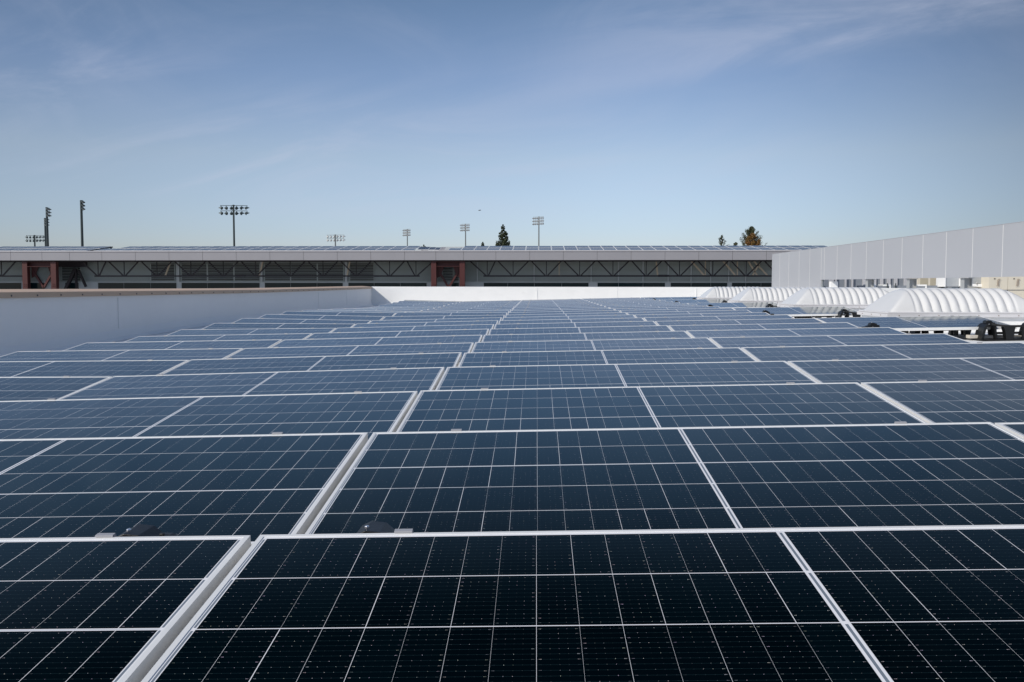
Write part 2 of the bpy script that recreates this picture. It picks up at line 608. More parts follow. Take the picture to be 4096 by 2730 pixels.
# ------------------------------------------------------------------ parapets
def parapets():
    # left wall: inner face at WALL_X; sloped tan coping
    L = thing('parapet_wall', 'long white parapet wall on the left, shaded, with a tan metal coping', 'wall', (WALL_X, 0, roof_z(WALL_X, 10)))
    ox, oy, oz = L.location

    def loc(p):
        return (p[0] - ox, p[1] - oy, p[2] - oz)
    prof_d = [-6, 2, 6, 11.5, 16, 22.1, 28, 33, WALL_D]
    top = {-6: -.085, 2: -.088, 6: -.092, 11.5: -.097, 16: -.112, 22.1: -.128, 28: -.122, 33: -.112, WALL_D: -.105}
    w = MB()
    n = 90
    for j in range(n):
        d0 = -6 + (WALL_D + 6) * j / n
        d1 = -6 + (WALL_D + 6) * (j + 1) / n

        def tz(d):
            for a, b in zip(prof_d[:-1], prof_d[1:]):
                if d <= b + 1e-6:
                    return ZC + top[a] + (top[b] - top[a]) * (d - a) / (b - a)
            return ZC + top[WALL_D]
        rings = []
        for d in (d0, d1):
            zb, zt = roof_z(WALL_X, d) - .02, tz(d) - .03
            wob = .006 * noise.noise(Vector((d * .7, 0, 0)))
            rings.append([(WALL_X + .10, d, roof_z(WALL_X + .1, d) + .004), (WALL_X + .03 + wob, d, zb + .07), (WALL_X + wob, d, zb + .18),
                          (WALL_X - wob, d, (zb + zt) / 2), (WALL_X, d, zt)])
        for i in range(4):
            w.face([loc(rings[0][i]), loc(rings[0][i + 1]), loc(rings[1][i + 1]), loc(rings[1][i])])
    wo = w.build('wall_face', M['wallskin'], L)
    # vertical lap seams
    s = MB()
    for d in (14.75, 28.4, 32.6):
        s.box(WALL_X + .006 - ox, WALL_X + .012 - ox, d, d + .012, roof_z(WALL_X, d) + .18 - oz, tz(d) - .10 - oz)
    s.build('lap_seam', M['white'], L)
    c = MB()
    joints = [-6, 2.0, 5.1, 8.2, 10.6, 13.6, 16.6, 19.6, 22.6, 25.6, 28.6, 31.6, 34.6, WALL_D + .34]
    for a, b in zip(joints[:-1], joints[1:]):
        m = (a + b) / 2
        parts = [(a + .004, m), (m, b - .004)]
        for p, q in parts:
            def sec(d):
                z = tz(min(d, WALL_D))
                return [(WALL_X + .035, d, z - .073), (WALL_X + .030, d, z), (WALL_X - .40, d, z + .036), (WALL_X - .41, d, z - .08),
                        (WALL_X - .40, d, z - .085)]
            A, B = sec(p), sec(q)
            for i in range(4):
                c.face([loc(A[i]), loc(A[i + 1]), loc(B[i + 1]), loc(B[i])])
            c.face([loc(x) for x in A])
            c.face([loc(x) for x in B])
    cop = c.build('coping', M['coping'], L)
    fz = MB()
    d = 8.6
    while d < WALL_D - .5:
        z = tz(d) - .045
        fz.tube([loc((WALL_X + .03, d, z)), loc((WALL_X + .043, d, z))], [.011, .011], 8)
        d += .617
    fz.build('fastener', M['bolt_dark'], cop)
    # outside face, so that the wall has a body
    b = MB()
    b.box(WALL_X - .38 - ox, WALL_X - .12 - ox, -6, WALL_D, -3 - oz, ZC - .2 - oz)
    b.build('wall_core', M['pier'], L)

    # back wall wrapped in the sunlit copy of the same membrane, coloured darker
    K = thing('parapet_wall', 'low sunlit white parapet wall across the far end of the roof', 'wall', (2, WALL_D, roof_z(2, WALL_D)))
    ox, oy, oz = K.location
    w = MB()
    n = 120
    x0, x1 = WALL_X - .03, 9.45

    def sec(x):
        zt = ZC - .102 - .017 * (x - x0) / 13.0
        zb = roof_z(x, WALL_D)
        q = noise.noise(Vector((x * 1.3, 3.1, 0)))
        q2 = noise.noise(Vector((x * 3.1, 7.7, 0)))
        return [(x, WALL_D - .12, zb + .003), (x, WALL_D - .03, zb + .06), (x, WALL_D - .004 + q * .006, zb + .16),
                (x, WALL_D - .006 + q2 * .010, (zb + zt) / 2), (x, WALL_D - .008 + q * .012, zt - .10), (x, WALL_D - .006 + q2 * .006, zt - .015),
                (x, WALL_D + .012, zt), (x, WALL_D + .30, zt + .012), (x, WALL_D + .32, zt - .2), (x, WALL_D + .32, zb - 3)]
    for j in range(n):
        A = sec(x0 + (x1 - x0) * j / n)
        B = sec(x0 + (x1 - x0) * (j + 1) / n)
        for i in range(len(A) - 1):
            w.face([loc(A[i]), loc(A[i + 1]), loc(B[i + 1]), loc(B[i])])
    wf = w.build('wall_face', M['wallskin_back'], K, smooth=True)
    s = MB()
    for x in (-.05, 3.1, 6.2):
        s.box(x - ox, x + .02 - ox, WALL_D - .020 - oy, WALL_D - .004 - oy, roof_z(x, WALL_D) + .16 - oz, ZC - .13 - oz)
    s.build('lap_seam', M['white'], K)


parapets()

# ------------------------------------------------------------------ solar panels of this roof
PL, PW, PT = 2.192, 1.102, .035


def panel_meshes():
    lam = MB()
    e = .0105
    zt = -.0015
    out = {}
    for key in ('lam_two', 'lam_three'):
        me = bpy.data.meshes.new('laminate')
        vs = [(-PL / 2 + e, -PW + e, zt), (PL / 2 - e, -PW + e, zt), (PL / 2 - e, -e, zt), (-PL / 2 + e, -e, zt)]
        lo = [(x, y, z - .006) for x, y, z in vs]
        me.from_pydata(vs + lo, [], [(0, 1, 2, 3), (7, 6, 5, 4), (0, 4, 5, 1), (1, 5, 6, 2), (2, 6, 7, 3), (3, 7, 4, 0)])
        uvl = me.uv_layers.new(name='UVMap')
        for poly in me.polygons:
            for li in poly.loop_indices:
                x, y, z = me.vertices[me.loops[li].vertex_index].co
                uvl.data[li].uv = (x + PL / 2, -y)
        me.materials.append(M[key])
        out[key] = me
    f = MB()
    w = .0105
    f.box(-PL / 2, PL / 2, -w, 0, -PT, 0)
    f.box(-PL / 2, PL / 2, -PW, -PW + w, -PT, 0)
    f.box(-PL / 2, -PL / 2 + w, -PW + w, -w, -PT, 0)
    f.box(PL / 2 - w, PL / 2, -PW + w, -w, -PT, 0)
    # inward flanges of the frame's underside
    f.box(-PL / 2 + w, PL / 2 - w, -.035, -w, -PT, -PT + .002)
    f.box(-PL / 2 + w, PL / 2 - w, -PW + w, -PW + .035, -PT, -PT + .002)
    fo = f.build('frame', M['alu'])
    out['frame'] = fo.data
    bpy.data.objects.remove(fo)
    c = MB()
    c.box(-.019, .019, -.003, .011, .0008, .0050)
    c.box(-.019, .019, .003, .014, -.05, .0008)
    co = c.build('clamp', M['clamp'])
    out['clamp'] = co.data
    bpy.data.objects.remove(co)
    return out


PM = panel_meshes()
TILT = R(5.4)
rng = random.Random(4)


def mkpart(name, me, parent, mat4=None):
    o = bpy.data.objects.new(name, me)
    C.objects.link(o)
    o.parent = parent
    if mat4 is not None:
        o.matrix_local = mat4
    return o


COLNAME = ['next to the left parapet', 'in the second column from the left parapet', 'left of the middle joint line',
           'in the right-hand column', 'at the far right in front of the skylights']
COLSHORT = ['column beside left parapet', 'second column from left', 'third column from left', 'right-hand column', 'extra column beside skylights']


def panel_label(k, c):
    tone = 'blue-black' if k <= 1 else ('dark slate-blue' if k <= 4 else ('slate-blue' if k <= 11 else 'pale blue-grey'))
    if k == 0:
        row = 'nearest row'
    elif k <= 12:
        row = ORD[k] + ' row from the camera'
    elif k == 24:
        row = 'last row before the far parapet'
    else:
        row = ORD[24 - k] + ' row from the far parapet'
    return '%s solar panel, %s, %s' % (tone, row, COLSHORT[c])


FLIP = {(0, 1): 'lam_two', (0, 2): 'lam_three', (1, 1): 'lam_three', (1, 2): 'lam_two', (1, 3): 'lam_two', (2, 2): 'lam_three', (3, 2): 'lam_three'}


def place_panels():
    for k in range(25):
        D = D0 + DP * k
        cols = [0, 1, 2, 3]
        if k in (8, 12, 16, 20, 24):
            cols.append(4)
        for c in cols:
            h0, h1 = hcol(c, D), hcol(c + 1, D)
            a = Vector((XK[c], D, ZC - h0))
            b = Vector((XK[c + 1], D, ZC - h1))
            dj = .5
            slope = 0
            for cc in (c, c + 1):
                slope += (hcol(cc, D - DP) - hcol(cc, D)) / DP / 2 if k > 0 else (hcol(cc, D) - hcol(cc, D + DP)) / DP / 2
            t = TILT + math.atan(slope)
            ex = (b - a).normalized()
            ey = Vector((0, math.cos(t), math.sin(t)))
            ey = (ey - ex * ey.dot(ex)).normalized()
            ez = ex.cross(ey)
            mid = (a + b) / 2
            # skip panels that no part of the picture shows
            vis = False
            for i in range(9):
                for j in range(5):
                    p = mid + ex * (PL * (i / 8 - .5)) - ey * (PW * j / 4)
                    q = to_px(p)
                    if q and -40 < q[0] < 4136 and q[1] < 2770:
                        vis = True
            if not vis:
                continue
            mw = Matrix.Identity(4)
            for i in range(3):
                mw[i][0], mw[i][1], mw[i][2], mw[i][3] = ex[i], ey[i], ez[i], mid[i]
            jig = Matrix.Translation((rng.uniform(-.003, .003), rng.uniform(-.004, .004), rng.uniform(-.0025, .0025))) @ \
                Matrix.Rotation(rng.uniform(-.005, .005), 4, 'X')
            root = thing('solar_panel', panel_label(k, c), 'solar panel', group='solar panels in rows on the white roof')
            root.matrix_world = mw @ jig
            key = FLIP.get((k, c), rng.choice(['lam_two', 'lam_three']))
            mkpart('laminate', PM[key], root)
            mkpart('frame', PM['frame'], root)
            for s in (-1, 1):
                mkpart('clamp', PM['clamp'], root, Matrix.Translation((s * .78 + rng.uniform(-.02, .02), 0, 0)))
    bpy.context.view_layer.update()


place_panels()


# ------------------------------------------------------------------ black plastic racking feet
def mount_proto():
    root = bpy.data.objects.new('mounting_foot', None)
    C.objects.link(root)
    b = MB()

    def arch(x):
        # hollow rounded tower: rim front and back, shell over the top, clip block on the crown
        outer = [(-.125, 0), (-.098, .11), (-.082, .165), (-.055, .200), (-.02, .215), (.045, .212), (.066, .19), (.070, .11), (.085, 0)]
        inner = [(.060, 0), (.048, .11), (.040, .172), (-.015, .188), (-.045, .170), (-.065, .11), (-.092, 0)]
        for y0, y1 in ((-.055, -.035), (.125, .145)):
            b.prism([(x + p, z) for p, z in outer + inner], y0, y1)
        for i in range(len(outer) - 1):
            (xa, za), (xb, zb) = outer[i], outer[i + 1]
            b.hexa([(x + xa * .94, -.036, za * .97), (x + xb * .94, -.036, zb * .97), (x + xb * .94, .126, zb * .97), (x + xa * .94, .126, za * .97),
                    (x + xa * .995, -.036, za * .997), (x + xb * .995, -.036, zb * .997), (x + xb * .995, .126, zb * .997), (x + xa * .995, .126, za * .997)])
        b.prism([(x - .040, .210), (x - .034, .238), (x - .012, .248), (x + .022, .244), (x + .048, .222), (x + .075, .218), (x + .078, .200)], .00, .09)
        b.tube([(x - .012, .03, .243), (x - .012, .03, .252)], [.006, .006], 6, 1)
        b.tube([(x - .026, -.045, .203), (x - .026, -.058, .203)], [.005, .005], 6, 1)
        b.bar((x + .055, .05, .22), (x + .055, .05, .236), .010)
    arch(-.25)
    arch(.29)
    # curved beam leading from the left tower across the front
    n = 14
    for j in range(n):
        xa, xb = -.25 + .66 * j / n, -.25 + .66 * (j + 1) / n

        def bz(q):
            return .180 + .030 * max(0.0, (-q - .05) / .20) ** 1.6

        def by(q):
            return -.11 + .07 * max(0.0, (-q - .08) / .17)
        b.hexa([(xa, by(xa) - .03, bz(xa) - .018), (xb, by(xb) - .03, bz(xb) - .018), (xb, by(xb) + .03, bz(xb) - .018), (xa, by(xa) + .03, bz(xa) - .018),
                (xa, by(xa) - .03, bz(xa) + .008), (xb, by(xb) - .03, bz(xb) + .008), (xb, by(xb) + .03, bz(xb) + .008), (xa, by(xa) + .03, bz(xa) + .008)])
    b.prism([(.105, .186), (.110, .205), (.165, .210), (.215, .206), (.228, .186)], -.135, -.085)
    # solid cup legs, slim posts with spread heads, low tie bar, tray
    b.prism([(-.105, 0), (-.115, .10), (-.135, .168), (.005, .168), (-.008, .10), (-.012, 0)], -.145, -.060)
    b.prism([(.285, 0), (.295, .10), (.305, .168), (.385, .168), (.372, .10), (.345, 0)], -.145, -.060)
    for x in (.115, .185):
        b.prism([(x - .014, 0), (x - .012, .12), (x - .024, .166), (x + .024, .166), (x + .012, .12), (x + .016, 0)], -.125, -.095)
    b.box(-.14, .30, .03, .06, .070, .098)
    b.box(-.40, .42, -.15, .16, 0, .012)
    o = b.build('bracket', [M['black'], M['steelbolt']], root, bevel=.003)
    return root


def place_mounts():
    p = mount_proto()
    used = False

    def put(x, k, label, dy=.13, dz=.004):
        nonlocal used
        o = p if not used else copy_tree(p)
        used = True
        D = D0 + DP * k + dy
        o.location = (x, D, roof_z(x, D) + dz)
        o.rotation_euler = (0, -math.atan((roof_z(x + .3, D) - roof_z(x - .3, D)) / .6), 0)
        tag(o, label, 'mounting foot', 'black plastic mounting feet of the solar array')
        return o
    put(-.655, 0, 'black plastic mounting foot peeking above the nearest panel row', .08, .006)
    put(-.64, 1, 'black plastic mounting foot barely visible behind the second panel row', .08, .001)
    ends = {7: 'nearest skylight', 11: 'second skylight', 15: 'third skylight', 19: 'farthest skylight', 23: 'far white parapet'}
    for k, nm in ends.items():
        put(3.88, k, 'black plastic mounting foot at the panel row end before the %s' % nm)
        put(5.87, k, 'tall exposed black plastic mounting foot in front of the %s' % nm, .20)
        if k < 23:
            put(5.02, k + 1, 'black plastic mounting foot right behind the extra panel before the %s' % nm, .45, -.012)
            put(5.55, k + 1, 'black plastic mounting foot under the extra panel before the %s' % nm, .08, -.012)
    # pale ballast blocks lying in the trays of the exposed feet
    blk = MB()
    blk.box(-.40, .40, -.05, .05, 0, .042)
    first = None
    for k, nm in ends.items():
        D = D0 + DP * k + .20
        x = 5.80
        if first is None:
            first = o = blk.build('ballast_block', M['block'], bevel=.006)
        else:
            o = first.copy()
            C.objects.link(o)
        o.location = (x, D + .10, roof_z(x, D) + .018)
        tag(o, 'pale concrete ballast block lying in the exposed foot before the %s' % nm, 'ballast block', 'concrete ballast blocks')


place_mounts()


# ------------------------------------------------------------------ skylights
def skylight(label, xl, d, L=2.30, W=1.28):
    xc, dc = xl + L / 2, d + W / 2
    zr = roof_z(xc, dc) - .03
    root = thing('skylight', label, 'skylight', (xc, dc, zr), 'ribbed domed skylights')
    zf = ZC - .435 - (.018 if d > 22 else 0) - zr            # underside of the frame
    # curb
    c = MB()
    e = .035
    c.box(-L / 2 + e, L / 2 - e, -W / 2 + e, W / 2 - e, 0, zf)
    c.build('curb', M['white'], root, bevel=.01)
    # two-tier aluminium frame
    f = MB()

    def ring(x, y, t, z0, z1):
        f.box(-x, x, -y, -y + t, z0, z1)
        f.box(-x, x, y - t, y, z0, z1)
        f.box(-x, -x + t, -y + t, y - t, z0, z1)
        f.box(x - t, x, -y + t, y - t, z0, z1)
    ring(L / 2 + .02, W / 2 + .02, .05, zf - .045, zf + .004)
    ring(L / 2, W / 2, .05, zf + .007, zf + .030)
    fr = f.build('frame', M['flange'], root, bevel=.003)
    s = MB()
    nx = 8
    for i in range(nx):
        x = -L / 2 + .15 + (L - .3) * i / (nx - 1)
        s.tube([(x, -W / 2 - .019, zf - .02), (x, -W / 2 - .026, zf - .02)], [.007, .007], 6)
    for y in (-.4, 0, .4):
        s.tube([(-L / 2 - .019, y, zf - .02), (-L / 2 - .026, y, zf - .02)], [.007, .007], 6)
    s.build('screw', M['rust'], fr)
    # ribbed dome
    H = .345
    NX, NY = 176, 44
    m = MB()
    ins = .43
    lx, ly = L / 2 - .045, W / 2 - .045
    nr = 11
    pitch = 2 * (lx - ins + .07) / nr
    for j in range(NY + 1):
        v = -1 + 2 * j / NY
        for i in range(NX + 1):
            u = -lx + 2 * lx * i / NX
            arch = max(0.0, 1 - abs(v) ** 2.15) ** .74
            e_ = min(1.0, (lx - abs(u)) / ins)
            hip = max(0.0, 1.06 * (1 - (1 - e_) ** 1.12) ** .97)
            # smooth minimum of arch and hip
            q = 15.0
            s_ = -math.log(math.exp(-q * arch) + math.exp(-q * hip)) / q + math.log(2) / q * min(arch, hip)
            s_ = max(0.0, min(1.0, s_))
            inside = max(0.0, min(1.0, (lx - ins + .07 - abs(u)) / .03))
            rib = abs(math.sin(math.pi * (u + nr * pitch / 2) / pitch)) ** .62
            low = max(0.0, min(1.0, arch / .16))
            bulge = inside * low * (rib - 1.0) * .054
            ny = v * .75
            z = H * s_ + bulge * (1 - .35 * abs(v))
            y = v * ly + bulge * ny * 1.0 * (1 if abs(v) < .99 else 0)
            m.v.append((u, y, zf + .028 + max(0.0, z)))
    for j in range(NY):
        for i in range(NX):
            a = j * (NX + 1) + i
            m.f.append((a, a + 1, a + NX + 2, a + NX + 1))
            m.mi.append(0)
    m.build('dome', M['dome'], root, smooth=True)


skylight('large ribbed white skylight dome nearest the camera at the right edge', 5.10, 13.98)
skylight('ribbed white skylight dome behind the nearest one, second from the right', 5.16, 19.30)
skylight('ribbed white skylight dome third from the right in the receding line', 5.20, 24.85)
skylight('smallest and farthest ribbed white skylight dome before the far parapet', 5.26, 30.30)


# ------------------------------------------------------------------ tall grey screen wall on posts
def screen_wall():
    X = 9.2
    root = thing('equipment_screen', 'tall pale grey metal screen wall on posts along the right', 'screen wall', (X, 20, roof_z(X, 20)))
    ox, oy, oz = root.location
    zt, zb = ZC + 1.181, ZC + .147
    joints = [36.545, 35.23, 33.85, 32.54, 31.23]
    near = [30.9 - 1.305 * i for i in range(24)]
    c = MB()
    T = .05

    def pan(d1, d0, z0, z1):
        c.box(X - ox, X + T - ox, d0 + .007 - oy, d1 - .007 - oy, z0 - oz, z1 - oz)
    edges = [37.75] + joints
    for a, b in zip(edges[:-1], edges[1:]):
        pan(a, b, roof_z(X, 34) - .1, zt)
    pan(joints[-1], near[0], zb, zt)
    for a, b in zip(near[:-1], near[1:]):
        pan(a, b, zb, zt)
    c.build('cladding', M['screen'], root)
    for d in joints + near[:12]:
        j = MB()
        z0 = roof_z(X, 34) - .1 if d > 31.3 else zb
        j.box(X - .0012 - ox, X + T - .01 - ox, d - .0066 - oy, d + .0066 - oy, z0 - oz, zt - .003 - oz)
        j.build('joint_strip', M['joint'], root)
    cap = MB()
    cap.box(X - .004 - ox, X + T + .006 - ox, near[-1] - oy, 37.752 - oy, zt + .002 - oz, zt + .012 - oz)
    cap.build('cap_trim', M['screen'], root)
    e = MB()
    e.box(X + .004 - ox, X + T - .003 - ox, 31.205 - oy, 31.224 - oy, roof_z(X, 31) - oz, zb - .004 - oz)
    # bottom channel behind the cladding
    e.box(X + T + .003 - ox, X + T + .12 - ox, near[-1] - oy, 31.1 - oy, zb + .01 - oz, zb + .13 - oz)
    e.build('bottom_rail', M['galv'], root)
    for i, d in enumerate((30.45, 27.1, 24.1, 21.05, 18.05)):
        p = MB()
        xa = X + .06
        zr = roof_z(X, d) - oz
        if i == 0:
            p.box(xa - ox, xa + .22 - ox, d - .1 - oy, d + .1 - oy, zr - .02, zb - .06 - oz)
        else:
            p.box(xa - ox, xa + .015 - ox, d - .085 - oy, d + .085 - oy, zr - .02, zb - .02 - oz)
            p.box(xa + .015 - ox, xa + .17 - ox, d - .008 - oy, d + .008 - oy, zr - .02, zb - .02 - oz)
            p.box(xa + .17 - ox, xa + .185 - ox, d - .085 - oy, d + .085 - oy, zr - .02, zb - .02 - oz)
            p.box(xa - .02 - ox, xa + .21 - ox, d - .11 - oy, d + .11 - oy, zb - .018 - oz, zb - .004 - oz)
        p.build('post', M['white'] if i == 0 else M['galv'], root)


screen_wall()


# ------------------------------------------------------------------ plant behind the screen
def plant_room():
    zr = ZC - .66

    def px(x, D):
        return at(x, 1138, D).x
    # ribbed wall far behind
    D = 36.0
    x0, x1 = px(3300, D), px(3690, D)
    W = thing('ribbed_wall', 'grey ribbed metal wall seen under the screen, behind the roof plant', 'wall', ((x0 + x1) / 2, D, zr))
    mx = W.location.x
    b = MB()
    b.box(x0 - mx, x1 - mx, 0, .15, 0, 1.3)
    b.build('sheet', M['bluegrey'], W)
    r = MB()
    for s, e in ((340, 438), (1040, 1110), (1262, 1322), (1410, 1470), (1550, 1620), (1700, 1765), (1905, 2005)):
        r.box(px(3250 + s * .1912, D) - mx, px(3250 + e * .1912, D) - mx, -.06, -.002, 0, 1.3)
    for s in (465, 670, 810, 1190, 2085):
        r.box(px(3250 + s * .1912, D) - mx, px(3250 + (s + 26) * .1912, D) - mx, -.09, -.002, 0, 1.3)
    r.build('rib', M['lightgrey'], W)
    # low white curb with brackets
    D = 30.5
    x0, x1 = px(3448, D), px(3778, D)
    W = thing('pipe_curb', 'long low blue-grey roof curb with white bracket boxes', 'curb', ((x0 + x1) / 2, D, zr))
    mx = W.location.x
    b = MB()
    zt = at(3500, 1143, D).z - zr
    b.box(x0 - mx, x1 - mx, 0, .5, 0, zt)
    b.build('rail', M['bluegrey'], W)
    b = MB()
    b.box(x0 - mx - .05, x1 - mx, -.15, -.003, 0, at(3500, 1153, D).z - zr)
    b.build('ledge', M['white'], W)
    for s, e in ((3470, 3503), (3531, 3563), (3671, 3707)):
        b = MB()
        b.box(px(s, D) - mx, px(e, D) - mx, -.012, .4, zt - .02, at(3500, 1139, D).z - zr)
        b.box(px(e - 6, D) - mx, px(e, D) - mx, -.012, .3, .4, zt - .022)
        b.build('bracket', M['white'], W)
    for s in (3547, 3580, 3766):
        b = MB()
        b.box(px(s, D) - mx, px(s + 2.5, D) - mx, -.05, -.016, .3, at(3500, 1134, D).z - zr)
        b.build('rod', M['polegreen'], W)
    # cream louvred unit
    D = 34.0
    x0, x1 = px(3671, D), px(3762, D)
    W = thing('air_handler', 'cream louvred air handler with vertical grooves, partly hidden under the screen', 'air handler', ((x0 + x1) / 2, D, zr))
    mx = W.location.x
    b = MB()
    b.box(x0 - mx, x1 - mx, 0, .9, 0, 1.25)
    b.build('casing', M['cream'], W)
    b = MB()
    xa = 3681
    while xa < 3750:
        if not 3709 < xa < 3718:
            b.box(px(xa, D) - mx, px(xa + 2.0, D) - mx, -.008, .004, .55, 1.2)
        xa += 4.0
    b.build('louvre', M['creamdark'], W)
    # duct
    D = 30.0
    x0, x1 = px(3777, D), px(3868, D)
    W = thing('air_duct', 'galvanised metal air duct with white flanges beside the cream cabinets', 'duct', ((x0 + x1) / 2, D, zr))
    mx = W.location.x
    b = MB()
    b.box(x0 - mx + .01, x1 - mx, 0, .6, at(3800, 1147, D).z - zr, 1.2)
    b.box(px(3800, D) - mx, px(3812, D) - mx, .1, .3, 0, .6)
    b.box(px(3850, D) - mx, px(3860, D) - mx, .1, .3, 0, .6)
    b.build('casing', M['duct'], W)
    for s in (3777, 3838, 3843):
        f = MB()
        f.box(px(s, D) - mx, px(s + 3.5, D) - mx, -.035, .62, at(3800, 1148, D).z - zr, 1.22)
        f.build('flange', M['white'], W)
    # white box with latches
    D = 29.5
    x0, x1 = px(3871, D), px(3954, D)
    W = thing('air_intake', 'white and silver air intake box with two latches', 'air intake', ((x0 + x1) / 2, D, zr))
    mx = W.location.x
    b = MB()
    z1 = at(3900, 1135, D).z - zr
    b.box(x0 - mx, x1 - mx, 0, .8, z1, 1.1)
    b.build('hood', M['duct'], W)
    b = MB()
    z0 = at(3900, 1150, D).z - zr
    b.hexa([(x0 - mx, -.05, z0 + .03), (x1 - mx, -.05, z0), (x1 - mx, .8, z0), (x0 - mx, .8, z0 + .03),
            (x0 - mx, -.05, z1 - .01), (x1 - mx, -.05, z1 - .01), (x1 - mx, .8, z1 - .01), (x0 - mx, .8, z1 - .01)])
    b.box(x0 - mx - .05, x0 - mx - .004, -.05, .8, z0 + .03, 1.12)
    b.box(x0 - mx + .05, x1 - mx - .05, .2, .7, 0, z0)
    b.build('lip', M['white'], W)
    for s in (3901, 3928):
        f = MB()
        xx = px(s, D) - mx
        f.tube([(xx, -.03, z1 + .05), (xx, -.08, z1 + .04), (xx, -.08, z1 - .03)], [.012, .018, .01], 6)
        f.build('latch', M['steelbolt'], W)
    # cream cabinets
    D = 29.0
    for s, e, lb in ((3955, 4031, 'cream metal cabinet with a bent handle, left of the pair under the screen'),
                     (4032.5, 4112, 'cream metal cabinet at the right edge, right of the pair under the screen')):
        x0, x1 = px(s, D), px(e, D)
        W = thing('plant_cabinet', lb, 'cabinet', ((x0 + x1) / 2, D, zr), 'cream plant cabinets')
        mx = W.location.x
        zb = at(4000, 1160, D).z - zr
        b = MB()
        b.box(x0 - mx, x1 - mx, 0, .8, zb, 1.2)
        b.box(x0 - mx + .03, x1 - mx, .03, .75, .02, zb - .012)
        b.build('casing', M['cream'], W, bevel=.004)
        h = MB()
        q = px(s + 34, D) - mx
        za = at(4000, 1118, D).z - zr
        zc_ = at(4000, 1144, D).z - zr
        h.tube([(q + .08, -.03, za), (q + .02, -.03, za), (q, -.03, za - .02), (q - .01, -.03, zc_), (q - .04, -.03, zc_ - .01)], [.006] * 5, 6)
        h.tube([(q + .04, -.03, za - .01), (q + .03, -.03, zc_ - .015)], [.006] * 2, 6)
        h.build('handle', M['rust'], W)
        v = MB()
        v.box(px(s + 20, D) - mx, px(s + 26, D) - mx, -.006, .01, za - .005, za + .03)
        v.build('vent', M['gap'], W)


plant_room()


# ------------------------------------------------------------------ the long building beyond
FD = 82.0


def c1(x): return x * .4363
def c2(x): return 1024 + x * .4363
def c3(x): return 2048 + x * .4363


